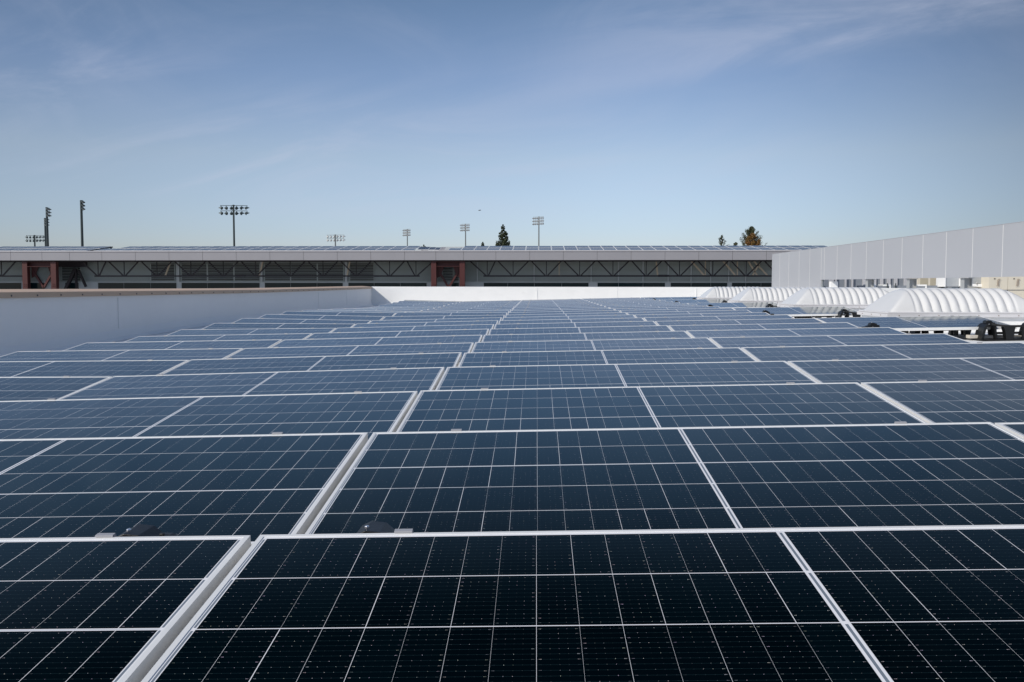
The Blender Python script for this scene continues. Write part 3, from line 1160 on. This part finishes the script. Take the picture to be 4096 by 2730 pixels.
def far_building():
    zg = GROUND
    root = thing('long_building', 'long grey building across the background with a deep eave over dark trusses', 'building', (0, FD, zg))

    def L(p):
        return (p[0], p[1] - FD, p[2] - zg)

    def bx(mb, x0, x1, y0, y1, z0, z1, mi=0):
        mb.box(x0, x1, y0 - FD, y1 - FD, z0 - zg, z1 - zg, mi)
    XL, XR = -62, 52
    zb, zt = ZC + 2.08, ZC + 2.91
    # fascia with joints
    js = [c1(q) for q in (97, 384, 637, 933, 1241, 1549, 1857, 2165)] + [c2(q) for q in (127, 434, 745, 1052, 1362, 1648, 1902, 2199)] + \
         [c3(q) for q in (162, 471, 781, 1092, 1403, 1713, 2022, 2333)]
    xs = [XL, at(-80, 1020, FD).x] + [at(q, 1020, FD).x for q in js] + [at(q, 1020, FD).x for q in (3200, 3335, 3470)] + [XR]
    zi = zt - .105
    f = MB()
    for a, b in zip(xs[:-1], xs[1:]):
        bx(f, a + .012, b - .012, FD, FD + .12, zb, zi - .02)
    f.build('fascia', M['fascia'], root)
    f = MB()
    for a, b in zip(xs[:-1], xs[1:]):
        bx(f, a + .006, b - .006, FD - .04, FD + .12, zi, zt)
    f.build('flashing', M['flash'], root)
    f = MB()
    bx(f, XL, XR, FD + .03, FD + .10, zb + .01, zt - .01)
    f.build('fascia_backing', M['gap'], root)
    # roof and soffit
    f = MB()
    f.hexa([L((XL, FD + .13, zb + .35)), L((XR, FD + .13, zb + .35)), L((XR, FD + 30, zb + .55)), L((XL, FD + 30, zb + .55)),
            L((XL, FD + .13, zt - .02)), L((XR, FD + .13, zt - .02)), L((XR, FD + 30, zt + .10)), L((XL, FD + 30, zt + .10))])
    f.build('roof', M['metalroof'], root)
    f = MB()
    bx(f, XL, XR, FD + .14, FD + 4.2, zb + .02, zb + .10)
    f.build('soffit', M['soffit'], root)
    f = MB()
    bx(f, XL, XR, FD + .5, FD + .8, zb - .075, zb + .016)  # near-black strip below the fascia, coloured to stand in for the soffit's shadow line
    bx(f, XL, XR, FD + 1.5, FD + 1.7, zb - .10, zb + .016)
    f.build('eave_beam', M['truss'], root)
    # lapped siding
    WD = FD + 3.4
    f = MB()
    zs0 = at(1000, 1128, WD).z
    n = 17
    p = (zb + .02 - zs0) / n
    for i in range(n):
        z = zs0 + i * p
        f.face([L((XL, WD - .055, z)), L((XR, WD - .055, z)), L((XR, WD, z + p)), L((XL, WD, z + p))])
        f.face([L((XL, WD, z)), L((XR, WD, z)), L((XR, WD - .055, z)), L((XL, WD - .055, z))])
        f.face([L((XL, WD - .012, z + p * .74)), L((XR, WD - .012, z + p * .74)), L((XR, WD - .006, z + p)), L((XL, WD - .006, z + p))], 1)  # shadow under the next lap, painted as a dark strip
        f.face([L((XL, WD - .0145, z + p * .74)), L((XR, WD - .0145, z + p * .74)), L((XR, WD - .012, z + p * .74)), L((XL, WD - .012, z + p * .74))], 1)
    bx(f, XL, XR, WD + .03, WD + .3, zg, zb + .3)
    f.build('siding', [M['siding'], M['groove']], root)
    # wall below with window band
    f = MB()
    bx(f, XL, XR, WD - .08, WD + .02, zg, zs0 - .002)
    f.build('lower_wall', M['pier'], root)
    zw1 = at(1000, 1131, WD).z
    wins = [(c1(-400), c1(205), 0), (c1(275), c1(420), 0), (c1(600), c1(730), 0), (c1(900), c1(1625), (c1(1140), c1(1385))), (c1(1665), c2(40), (c1(1905), c1(2148))),
            (c2(80), c2(802), (c2(320), c2(562))), (c2(845), c2(1570), (c2(1085), c2(1325))), (c2(1790), c2(1865), 0), (c2(2085), c3(705), (c3(-40), c3(205), c3(455))),
            (c3(780), c3(1405), (c3(975), c3(1200))), (c3(1450), c3(1975), (c3(1640), c3(1820))), (c3(2010), c3(2500), (c3(2140), c3(2280)))]
    for a, b, divs in wins:
        xa, xb = at(a, 1138, WD).x, at(b, 1138, WD).x
        w = MB()
        bx(w, xa, xb, WD - .10, WD - .083, zw1 - 1.6, zw1)
        wo = w.build('window', M['pier'], root)
        cuts = [xa + .03] + [at(q, 1138, WD).x for q in (divs or ())] + [xb - .03]
        for q, r in zip(cuts[:-1], cuts[1:]):
            g_ = MB()
            bx(g_, q + .012, r - .012, WD - .115, WD - .103, zw1 - 1.55, zw1 - .03)
            g_.build('pane', M['dglass'], wo)
    # louvre units
    lou = [(c1(575), c1(745)), (c1(1390), c1(1605)), (c1(1670), c1(1900)), (c1(1912), c1(2145)), (c1(2155), c2(36)), (c2(85), c2(315)), (c2(325), c2(560)), (c2(570), c2(802)),
           (c2(865), c2(1080)), (c2(1715), c2(1805)), (c2(1820), c2(1860))]
    z0, z1 = at(1000, 1124, WD).z, at(1000, 1056, WD).z
    for a, b in lou:
        xa, xb = at(a, 1100, WD).x, at(b, 1100, WD).x
        v = MB()
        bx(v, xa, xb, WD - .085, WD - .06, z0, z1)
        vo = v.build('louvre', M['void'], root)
        s = MB()
        nn = 11
        for i in range(nn):
            z = z0 + (z1 - z0) * (i + .25) / nn
            s.hexa([L((xa, WD - .16, z)), L((xb, WD - .16, z)), L((xb, WD - .09, z + .03)), L((xa, WD - .09, z + .03)),
                    L((xa, WD - .16, z + .022)), L((xb, WD - .16, z + .022)), L((xb, WD - .09, z + .055)), L((xa, WD - .09, z + .055))])
        for xx in (xa - .05, xb + .005):
            bx(s, xx, xx + .045, WD - .15, WD - .06, z0, z1)
        s.build('slat', M['siding'], vo)
    # piers and mullions standing proud of the siding
    for a, b in ((c1(1622), c1(1650)), (c2(44), c2(64)), (c2(818), c2(840))):
        f = MB()
        bx(f, at(a, 1100, WD).x, at(b, 1100, WD).x, WD - .18, WD - .062, zs0, zb)
        f.build('pier', M['pier'], root)
    for a in [c2(2030)] + [c3(q) for q in (203, 725, 975, 1200, 1430, 1640, 1820, 1985, 2140)]:
        x = at(a, 1100, WD).x
        f = MB()
        bx(f, x - .05, x + .05, WD - .14, WD - .062, zs0, zb)
        f.build('mullion', M['pier'], root)
    # trusses
    TD = FD + 1.6
    zlo, zhi = at(1000, 1105, TD).z, zb - .09

    def chordrun(bots, tops, x0, x1, nm):
        t = MB()
        zz = zlo
        t.bar(L((at(x0, 1100, TD).x, TD, zz)), L((at(x1, 1100, TD).x, TD, zz)), .13, .14)
        for b in bots:
            xb = at(b, 1100, TD).x
            t.bar(L((xb, TD, zz + .05)), L((xb, TD, zhi + .10)), .068, .07)
        for tq in tops:
            xt = at(tq, 1100, TD).x
            for b in bots:
                xb = at(b, 1100, TD).x
                if abs(b - tq) < 100:
                    s = .10 if xb < xt else -.10
                    t.bar(L((xb + s, TD, zz + .03)), L((xt - s * .8, TD, zhi + .08)), .105, .09)
        t.bar(L((at(x0 - 30, 1100, TD).x, TD, zhi + .06)), L((at(x1 + 30, 1100, TD).x, TD, zhi + .06)), .08, .14)
        t.build('truss', M['truss'], root)
    chordrun([c1(q) for q in (-300, 15)], [c1(-140), c1(160)], -200, c1(205), 'a')
    chordrun([c1(q) for q in (900, 1140, 1440, 1750, 2048)] + [c1(2345)] + [c2(q) for q in (315, 615, 920, 1225, 1467)],
             [c1(q) for q in (740, 985, 1285, 1590, 1900, 2200)] + [c2(q) for q in (155, 465, 765, 1070, 1375, 1640)], c1(868), c2(1500), 'b')
    chordrun([c2(2120)] + [c3(q) for q in (10, 315, 620, 925, 1230, 1535, 1840, 2145, 2450)],
             [c2(1950), c2(2205)] + [c3(q) for q in (165, 465, 775, 1085, 1385, 1690, 1995, 2300)], c2(2085), c3(2700), 'c')
    # small dark splice boxes on the bottom chord
    f = MB()
    for a, b in ((c1(2162), c1(2250)), (c3(1338), c3(1438))):
        bx(f, at(a, 1100, TD).x, at(b, 1100, TD).x, TD - .12, TD + .05, zlo - .08, zlo + .10)
    f.build('splice_plate', M['truss'], root)
    # tan diagonal braces nearer the wall
    BD = FD + 2.7
    for a, b in ((c1(1568), c1(1515)), (c2(68), c2(28)), (c2(862), c2(835)), (c3(432), c3(432)), (c3(1320), c3(1336)), (c3(1640), c3(1765)), (c3(1930), c3(2052)),
                 (c3(2210), c3(2345)), (c3(2280), c3(2205)), (c3(2160), c3(2250)), (c3(1772), c3(1772)), (c3(2065), c3(2065))):
        t = MB()
        t.bar(L((at(a, 1100, BD).x, BD, zb)), L((at(b, 1100, BD).x, BD, zlo + .02)), .13 if a != b else .08, .10)
        t.build('brace', M['tan'], root)

    # red steel portal frames standing under the eave
    def portal(xl0, xl1, xr0, xr1, nm, lab):
        PD = FD + .25
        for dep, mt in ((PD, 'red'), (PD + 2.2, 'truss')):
            fr = MB()
            a0, a1 = at(xl0, 1100, dep).x, at(xl1, 1100, dep).x
            b0, b1 = at(xr0, 1100, dep).x, at(xr1, 1100, dep).x
            ztop = zb - .10
            zbeam = at(1000, 1066, PD).z
            bx(fr, a1, b0, dep + .46, dep + .50, zbeam, ztop)
            bx(fr, a1, b0, dep - .02, dep + .30, ztop - .035, ztop)
            bx(fr, a1, b0, dep - .02, dep + .30, zbeam - .035, zbeam)
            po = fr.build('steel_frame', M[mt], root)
            for q0, q1 in ((a0, a1), (b0, b1)):
                c = MB()
                bx(c, q0, q1, dep, dep + .04, zg, ztop)
                bx(c, q0, q1, dep + .46, dep + .50, zg, ztop)
                m = (q0 + q1) / 2
                bx(c, m - .03, m + .03, dep + .04, dep + .46, zg, ztop)
                bx(c, q1 - .02, q1 - .002, dep + .04, dep + .46, zg, ztop)
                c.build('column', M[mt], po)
                if mt == 'red':
                    bl = MB()
                    for i in range(2):
                        for j in range(2):
                            xx, z = q0 + (q1 - q0) * (.36 + .36 * i), at(1000, 1138 + 8 * j, dep).z
                            bl.tube([L((xx, dep, z)), L((xx, dep - .09, z))], [.022, .022], 6)
                    bl.build('bolt', M['red'], po)
            mid = (a1 + b0) / 2
            zv = at(1000, 1152, PD).z
            for q in (a1 + .12, b0 - .12):
                c = MB()
                zz = zbeam - .35
                c.bar(L((q, dep + .75, zz)), L((mid, dep + .75, zv)), .16, .18)
                c.build('brace', M[mt], po)
                c = MB()
                s = 1 if q < mid else -1
                e = q - s * .12
                c.hexa([L((e, dep + .72, zbeam - .04)), L((e + s * .62, dep + .72, zbeam - .04)), L((e + s * .30, dep + .72, zbeam - .85)), L((e, dep + .72, zbeam - 1.0)),
                        L((e, dep + .78, zbeam - .04)), L((e + s * .62, dep + .78, zbeam - .04)), L((e + s * .30, dep + .78, zbeam - .85)), L((e, dep + .78, zbeam - 1.0))])
                c.build('gusset', M[mt], po)
    portal(c1(204), c1(250), c1(465), c1(513), 'a', '')
    portal(c2(1605), c2(1652), c2(1866), c2(1914), 'b', '')
    # dark frame and raking braces beside the left portal, deeper under the eave
    f = MB()
    d2 = FD + 2.6
    bx(f, at(c1(520), 1100, d2).x, at(c1(790), 1100, d2).x, d2, d2 + .3, at(1000, 1068, d2).z, zb - .05)
    f.bar(L((at(c1(690), 1100, d2).x, d2 + .1, at(1000, 1075, d2).z)), L((at(c1(585), 1100, d2).x, d2 + .1, at(1000, 1165, d2).z)), .26, .3)
    f.bar(L((at(c1(715), 1100, d2).x, d2 + .1, at(1000, 1080, d2).z)), L((at(c1(780), 1100, d2).x, d2 + .1, at(1000, 1148, d2).z)), .18, .2)
    f.bar(L((at(c1(693), 1100, d2).x, d2 + .1, at(1000, 1075, d2).z)), L((at(c1(693), 1100, d2).x, d2 + .1, at(1000, 1160, d2).z)), .16, .2)
    f.build('steel_frame', M['truss'], root)
    return zt


ZT = far_building()


# ------------------------------------------------------------------ the panels on that building
def far_panel_mesh():
    w, l = 1.10, 2.3
    me = bpy.data.meshes.new('far_solar_panel')
    e = .03
    vs = [(-w / 2, 0, 0), (w / 2, 0, 0), (w / 2, l, 0), (-w / 2, l, 0),
          (-w / 2 + e, e, .004), (w / 2 - e, e, .004), (w / 2 - e, l - e, .004), (-w / 2 + e, l - e, .004),
          (-w / 2, 0, -.045), (w / 2, 0, -.045), (w / 2, l, -.045), (-w / 2, l, -.045)]
    fs = [(0, 1, 5, 4), (1, 2, 6, 5), (2, 3, 7, 6), (3, 0, 4, 7), (4, 5, 6, 7), (0, 8, 9, 1), (1, 9, 10, 2), (2, 10, 11, 3), (3, 11, 8, 0), (8, 11, 10, 9)]
    me.from_pydata(vs, [], fs)
    me.materials.append(M['alu'])
    m, k, b = mat('far_solar_glass')
    tc = k.n('ShaderNodeTexCoord')
    sp = k.n('ShaderNodeSeparateXYZ')
    k.t.links.new(tc.outputs['Object'], sp.inputs[0])
    fx = k.m('FRACT', k.m('MULTIPLY', sp.outputs[0], 1 / .157))
    fy = k.m('FRACT', k.m('MULTIPLY', sp.outputs[1], 1 / .157))
    ln = k.m('MAXIMUM', k.m('LESS_THAN', fx, .035), k.m('LESS_THAN', fy, .035))
    n = k.noise(tc.outputs['Object'], 6.0, 3)
    c = k.mix(n, (.016, .019, .028), (.024, .029, .042))
    k.put(b.inputs['Base Color'], k.mix(ln, c, (.35, .36, .40)))
    b.inputs['Roughness'].default_value = .12
    b.inputs['IOR'].default_value = 1.07
    me.materials.append(m)
    me.polygons[4].material_index = 1
    return me


LAND = [(138, 'the low twin-row floodlight at far left'), (185, 'the pair of side-on floodlight poles'), (326, 'the tall lone side-on floodlight'),
        (445, 'the gap in the left array'), (934, 'the large twin-row floodlight'), (1341, 'the short pale twin-row floodlight'),
        (1629, 'the leftmost triple-row floodlight'), (1771, 'the wide notch between the arrays'), (1862, 'the middle triple-row floodlight'),
        (2011, 'the dark pointed conifer'), (2155, 'the rightmost triple-row floodlight'), (2886, 'the thin bare pine'), (3010, 'the rust-orange tree')]
WORDS = ['right under', 'first', 'second', 'third', 'fourth', 'fifth', 'sixth', 'seventh', 'eighth', 'ninth', 'tenth', 'eleventh', 'twelfth', 'thirteenth']


def far_panels():
    me = far_panel_mesh()
    t = R(6.6)
    W = 1.125
    l = 2.3
    y0 = FD + .35
    z0 = ZT + .03
    y1 = y0 + (l + .28) * math.cos(t)
    z1 = z0 + (l + .28) * math.sin(t)

    def xat(px, D):
        return at(px, 990, D).x
    rows = []
    # left array, its right end at survey 445 (upper) / 400 (lower)
    ytop = y1 + l
    e = xat(445, ytop)
    rows += [('upper', e - W * (i + .5)) for i in range(11)] + [('lower', e - W * (i + .5)) for i in range(11)]
    # middle array
    e2 = xat(1683, ytop)
    nu = int(round((e2 - xat(517, ytop)) / W))
    nl = int(round((e2 - xat(440, y0 + 1)) / W)) + 1
    nl = min(nl, int((e2 - (e + .2)) / W))
    rows += [('upper', e2 - W * (i + .5)) for i in range(nu)] + [('lower', e2 - W * (i + .5)) for i in range(nl)]
    # right array
    e3 = xat(1859.6, ytop)
    rows += [('upper', e3 + W * (i + .5)) for i in range(30)] + [('lower', e3 + W * (i + .5)) for i in range(-1, 30)]
    used = {}
    items = []
    for tier, x in rows:
        y, z = (y0, z0) if tier == 'lower' else (y1, z1)
        q = to_px((x, y + l / 2, z))
        if q is None or q[0] < -15 or q[0] > 3330:
            continue
        items.append((tier, x, y, z, q[0]))
    items.sort(key=lambda r: (r[0], r[4]))
    counts = {}
    for tier in ('lower', 'upper'):
        its = [r for r in items if r[0] == tier]
        # nearest landmark, counted outwards from it
        byl = {}
        for r in its:
            j = min(range(len(LAND)), key=lambda i: abs(LAND[i][0] - r[4]))
            side = 'left' if r[4] < LAND[j][0] else 'right'
            byl.setdefault((j, side), []).append(r)
        for (j, side), ls in byl.items():
            ls.sort(key=lambda r: abs(r[4] - LAND[j][0]))
            for n_, r in enumerate(ls):
                o = bpy.data.objects.new('rooftop_solar_panel', me)
                C.objects.link(o)
                o.location = (r[1], r[2], r[3])
                o.rotation_euler = (t + rng.uniform(-.004, .004), 0, 0)
                tag(o, 'far-roof solar panel, %s tier, %s %s of %s' % (tier, ORD[n_], side, LAND[j][1]), 'solar panel',
                    'solar panels on the far grey building')
    # smaller arrays glimpsed in the notch
    glimpses = [(1690, 92), (1716, 97), (1737, 102), (1756, 107)]
    for n_, (px, D) in enumerate(glimpses):
        o = bpy.data.objects.new('rooftop_solar_panel', me)
        C.objects.link(o)
        p = at(px, 999.5 + n_ * .6, D)
        o.location = p
        o.rotation_euler = (R(9), 0, 0)
        tag(o, '%s of four small panels stepping away in the notch of the far array' % ['nearest', 'second', 'third', 'farthest'][n_], 'solar panel',
            'solar panels on the far grey building')
    rk = thing('panel_rack', 'bare pale rails of an empty panel rack in the notch of the far array', 'rack', at(1810, 1002, 91))
    for i, (ya, xa, xb) in enumerate(((990, 1764, 1857), (994.5, 1762, 1820), (998.5, 1758, 1805), (1002, 1754, 1800))):
        b = MB()
        p, q = at(xa, ya, 91 - i * .8), at(xb, ya, 91 - i * .8)
        o = rk.location
        b.box(p.x - o.x, q.x - o.x, p.y - o.y, p.y + .12 - o.y, p.z - .03 - o.z, p.z + .03 - o.z)
        b.build('rail', M['flash'], rk)
        b = MB()
        for xx in (p.x + .3, q.x - .3):
            b.bar((xx - o.x, p.y + .05 - o.y, p.z - .03 - o.z), (xx - o.x, p.y + .05 - o.y, ZT - .1 - o.z), .05)
        b.build('leg', M['galv'], rk)
    # dark underside brackets at the open end of the left array
    s = thing('rack_end', 'dark racking end under the tilted panels at the gap in the left array', 'rack', (e + .05, y0, z0 - .1))
    b = MB()
    b.bar((0, 0, .02), (0, 5.0, .02 + 5.0 * math.tan(t)), .10, .10)
    for i in range(4):
        yy = .5 + 1.4 * i
        b.bar((0, yy, -.05), (0, yy, .05 + yy * math.tan(t)), .12)
    b.build('beam', M['black'], s)


far_panels()


# ------------------------------------------------------------------ floodlight poles
def flood_head():
    """bowl with a hood, looking along -y and down"""
    prof = [(.02, -.32), (.10, -.30), (.19, -.20), (.25, -.05), (.27, .05)]
    b = MB()
    seg = 10
    rings = []
    for r, y in prof:
        i = len(b.v)
        for a in range(seg):
            an = 2 * math.pi * a / seg
            b.v.append((r * math.cos(an), -y, r * math.sin(an)))
        rings.append(i)
    for j in range(len(rings) - 1):
        for a in range(seg):
            c = (a + 1) % seg
            b.f.append((rings[j] + a, rings[j] + c, rings[j + 1] + c, rings[j + 1] + a))
            b.mi.append(0)
    b.f.append(tuple(rings[0] + a for a in range(seg)))
    b.mi.append(0)
    # lens
    b.f.append(tuple(rings[-1] + a for a in range(seg)))
    b.mi.append(1)
    # hood over the upper half of the rim
    for a in range(seg // 2):
        a0, a1 = math.pi * a / (seg / 2), math.pi * (a + 1) / (seg / 2)
        b.face([(.27 * math.cos(a0), -.05, .27 * math.sin(a0)), (.27 * math.cos(a1), -.05, .27 * math.sin(a1)),
                (.29 * math.cos(a1), -.42 * (.4 + .6 * math.sin(a1)), .29 * math.sin(a1)), (.29 * math.cos(a0), -.42 * (.4 + .6 * math.sin(a0)), .29 * math.sin(a0))], 2)
    b.box(-.04, .04, .02, .10, .24, .42)
    return b


def floodlight(label, px, ytop, D, nrow, ncol, yaw, dark=True, spread=.8, gap=.84, rad=.15, sweep=0.0):
    top = at(px, ytop, D)
    base = Vector((top.x, D, GROUND))
    H = top.z - GROUND
    root = thing('floodlight_pole', label, 'floodlight', base, 'sports field floodlight poles', yaw)
    pm = M['polegreen'] if dark else M['polegrey']
    lm = [M['lampdark'], M['visor'], M['lampdark']] if dark else [M['lamppale'], M['visor'], M['lamppale']]
    b = MB()
    b.tube([(0, 0, 0), (0, 0, H * .5), (0, 0, H)], [rad * 1.5, rad * 1.2, rad], 10)
    b.build('pole', pm, root)
    me = None
    for r in range(nrow):
        z = H - .12 - r * gap
        b = MB()
        wd = spread * (ncol - 1) / 2 + .15
        b.box(-wd, wd, -rad - .07, -rad - .01, z - .04, z + .04)
        b.box(-.2, .2, -rad - .01, rad, z - .06, z + .06)
        b.build('crossarm', pm, root)
        for c in range(ncol):
            x = spread * (c - (ncol - 1) / 2)
            if me is None:
                o = flood_head().build('lamp', lm, root, smooth=False)
                me = o.data
            else:
                o = bpy.data.objects.new('lamp', me)
                C.objects.link(o)
                o.parent = root
            o.location = (x, -rad - .12, z - .42)
            fan = sweep * (c - (ncol - 1) / 2)
            o.rotation_euler = (R(22), 0, fan)


floodlight('short dark floodlight pole with two rows of lamps at far left', 138, 941, 222, 2, 6, R(180), sweep=R(28), rad=.17)
floodlight('dark floodlight pole seen side-on, taller one of the close pair', 186.5, 830, 250, 3, 5, R(104), rad=.28, spread=.75)
floodlight('dark floodlight pole seen side-on, shorter one tucked behind the pair', 180, 873, 300, 3, 5, R(100), rad=.30, spread=.75)
floodlight('tall lone dark floodlight pole seen side-on with three lamp rows', 324.5, 802, 235, 3, 5, R(112), rad=.28, spread=.75)
floodlight('biggest dark floodlight pole with twelve lamps in two rows', 934, 820, 152, 2, 6, R(184), sweep=R(28), rad=.14)
floodlight('short pale floodlight pole with two lamp rows right of the biggest one', 1341, 939, 226, 2, 6, R(172), dark=False, sweep=R(20), rad=.15)
floodlight('smallest pale floodlight pole with three lamp rows, left of the notch', 1629, 917, 330, 3, 6, R(-38), dark=False, spread=.62, rad=.17)
floodlight('pale floodlight pole with three lamp rows standing over the red frame', 1862, 896, 312, 3, 6, R(-34), dark=False, spread=.66, rad=.18)
floodlight('tallest pale floodlight pole with three lamp rows, right of the conifer', 2155.5, 867, 276, 3, 6, R(-38), dark=False, spread=.70, rad=.17)


# ------------------------------------------------------------------ trees
def leaf(mb, p, s, r):
    a = Vector((r.gauss(0, 1), r.gauss(0, 1), r.gauss(0, 1))).normalized()
    b = a.cross(Vector((r.gauss(0, 1), r.gauss(0, 1), r.gauss(0, 1)))).normalized()
    mb.face([p + a * s, p + b * s * .5, p - a * s, p - b * s * .5])


def tree_root(name, label, px, ytop, D):
    t = at(px, ytop, D)
    root = thing(name, label, 'tree', (t.x, D, GROUND), 'trees beyond the far building')
    return root, t.z - GROUND


def conifer(label, px, ytop, D, halfw, seed, mat_, vis=8.0):
    r = random.Random(seed)
    root, H = tree_root('conifer_tree', label, px, ytop, D)
    b = MB()
    b.tube([(0, 0, 0), (0, 0, H * .6), (0, 0, H * .97)], [.4, .22, .03], 8)
    b.build('trunk', M['bark'], root)
    c = MB()
    z = H
    # clumps stepping down the cone, denser near the top that shows
    lobes = []
    while z > H * .30:
        f = (H - z) / vis
        rad = halfw * min(1.5, f ** .55)
        n = 3 + int(7 * min(1.4, f))
        for _ in range(n):
            an = r.uniform(0, 2 * math.pi)
            rr = rad * r.uniform(.35, 1.0)
            lobes.append((Vector((rr * math.cos(an), rr * math.sin(an), z - rr * .25)), .16 + .42 * min(1.2, f) * r.uniform(.7, 1.25)))
        z -= .32 + .12 * r.random()
    for p, s in lobes:
        for _ in range(58):
            d = Vector((r.gauss(0, 1), r.gauss(0, 1), r.gauss(0, .8))).normalized() * s * r.uniform(.5, 1.05)
            leaf(c, p + d, .17, r)
    for _ in range(60):
        leaf(c, Vector((r.gauss(0, .07), r.gauss(0, .07), H - r.random() * .9)), .12, r)
    c.build('crown', mat_, root)


def pine(label, px, ytop, D, halfw, vis, seed, mat_, limbs=26, leaves=60, spread=1.0):
    """open crown: upswept limbs with needle tufts, sky between"""
    r = random.Random(seed)
    root, H = tree_root('pine_tree', label, px, ytop, D)
    b = MB()
    b.tube([(0, 0, 0), (.1, 0, H * .5), (0, 0, H - .1)], [.4, .25, .04], 8)
    c = MB()
    for i in range(limbs):
        f = (i + .5) / limbs
        z0 = H - .3 - f * vis * 1.5
        an = r.uniform(0, 2 * math.pi)
        ln = halfw * (f ** .75) * r.uniform(.65, 1.15)
        pts = []
        for t in (0, .35, .7, 1.0):
            pts.append(Vector((math.cos(an) * ln * t, math.sin(an) * ln * t, z0 + ln * (.15 * t + .65 * t * t))))
        b.tube(pts, [.07, .05, .035, .015], 5)
        for _ in range(leaves):
            t = r.uniform(.25, 1.05)
            q = Vector((math.cos(an) * ln * t, math.sin(an) * ln * t, z0 + ln * (.15 * t + .65 * t * t)))
            q += Vector((r.gauss(0, .13), r.gauss(0, .13), r.gauss(0, .13))) * spread
            leaf(c, q, .15, r)
    for _ in range(50):
        leaf(c, Vector((r.gauss(0, .1), r.gauss(0, .1), H - r.random() * vis * .5)), .14, r)
    b.build('trunk', M['bark'], root)
    c.build('crown', mat_, root)


def broadleaf(label, px, ytop, D, halfw, hgt, seed, mat_, nl=34, name='autumn_tree'):
    r = random.Random(seed)
    root, H = tree_root(name, label, px, ytop, D)
    b = MB()
    b.tube([(0, 0, 0), (.1, 0, H * .4), (0, 0, H * .85)], [.5, .3, .08], 8)
    c = MB()
    for _ in range(nl):
        an = r.uniform(0, 2 * math.pi)
        zz = r.random() ** .8
        rad = halfw * math.sqrt(max(.05, 1 - (1 - zz) ** 2)) * r.uniform(.3, 1.0)
        p = Vector((math.cos(an) * rad, math.sin(an) * rad, H - zz * hgt - .3))
        b.tube([(0, 0, H - hgt * 1.2), p], [.09, .03], 5)
        s = r.uniform(.4, .75) * halfw / 2.4
        for _ in range(70):
            d = Vector((r.gauss(0, 1), r.gauss(0, 1), r.gauss(0, .8))).normalized() * s * r.uniform(.4, 1.1)
            leaf(c, p + d, .15, r)
    b.build('trunk', M['bark'], root)
    c.build('crown', mat_, root)


conifer('dark green pointed conifer rising behind the far roof near the middle', 2012, 902, 250, 2.0, 3, M['leaf_dark'], vis=5.6)
conifer('tip of a small conifer just left of the pointed conifer', 1931, 971, 300, 1.5, 8, M['leaf_dark'], vis=4.0)
conifer('rounded green treetop showing in the notch of the far array', 1695, 982, 300, 2.2, 9, M['leaf_dark'], vis=3.0)
pine('thin sparse pine with upswept bare branches left of the orange tree', 2888, 941, 250, 1.6, 2.6, 11, M['leaf_pine'], 22, 32)
pine('large green pine with ragged upturned tips behind the orange tree', 3006, 908, 262, 4.1, 5.2, 5, M['leaf_pine'], 80, 115, 1.5)
broadleaf('dense rust-orange autumn tree in front of the ragged pine', 3012, 936, 250, 2.2, 3.7, 6, M['leaf_rust'], 54)
broadleaf('small olive bush-like treetop between the thin pine and the orange tree', 2943, 967, 255, 1.05, 2.4, 7, M['leaf_olive'], 20, name='olive_tree')


# ------------------------------------------------------------------ a bird
def bird():
    p = at(1918, 843, 110)
    root = thing('bird', 'tiny dark bird gliding in the blue sky above the pale floodlights', 'bird', p, rz=R(20))
    b = MB()
    b.tube([(-.16, 0, 0), (-.08, 0, .015), (.03, 0, .02), (.12, 0, .01), (.2, 0, 0)], [.01, .04, .045, .025, .008], 8)
    for s in (-1, 1):
        b.hexa([(-.03, s * .02, .01), (.06, s * .02, .01), (.03, s * .32, .075), (-.04, s * .32, .075),
                (-.03, s * .02, .022), (.06, s * .02, .022), (.03, s * .32, .083), (-.04, s * .32, .083)])
    b.build('body', M['bird'], root, smooth=True)


bird()
bpy.context.view_layer.update()
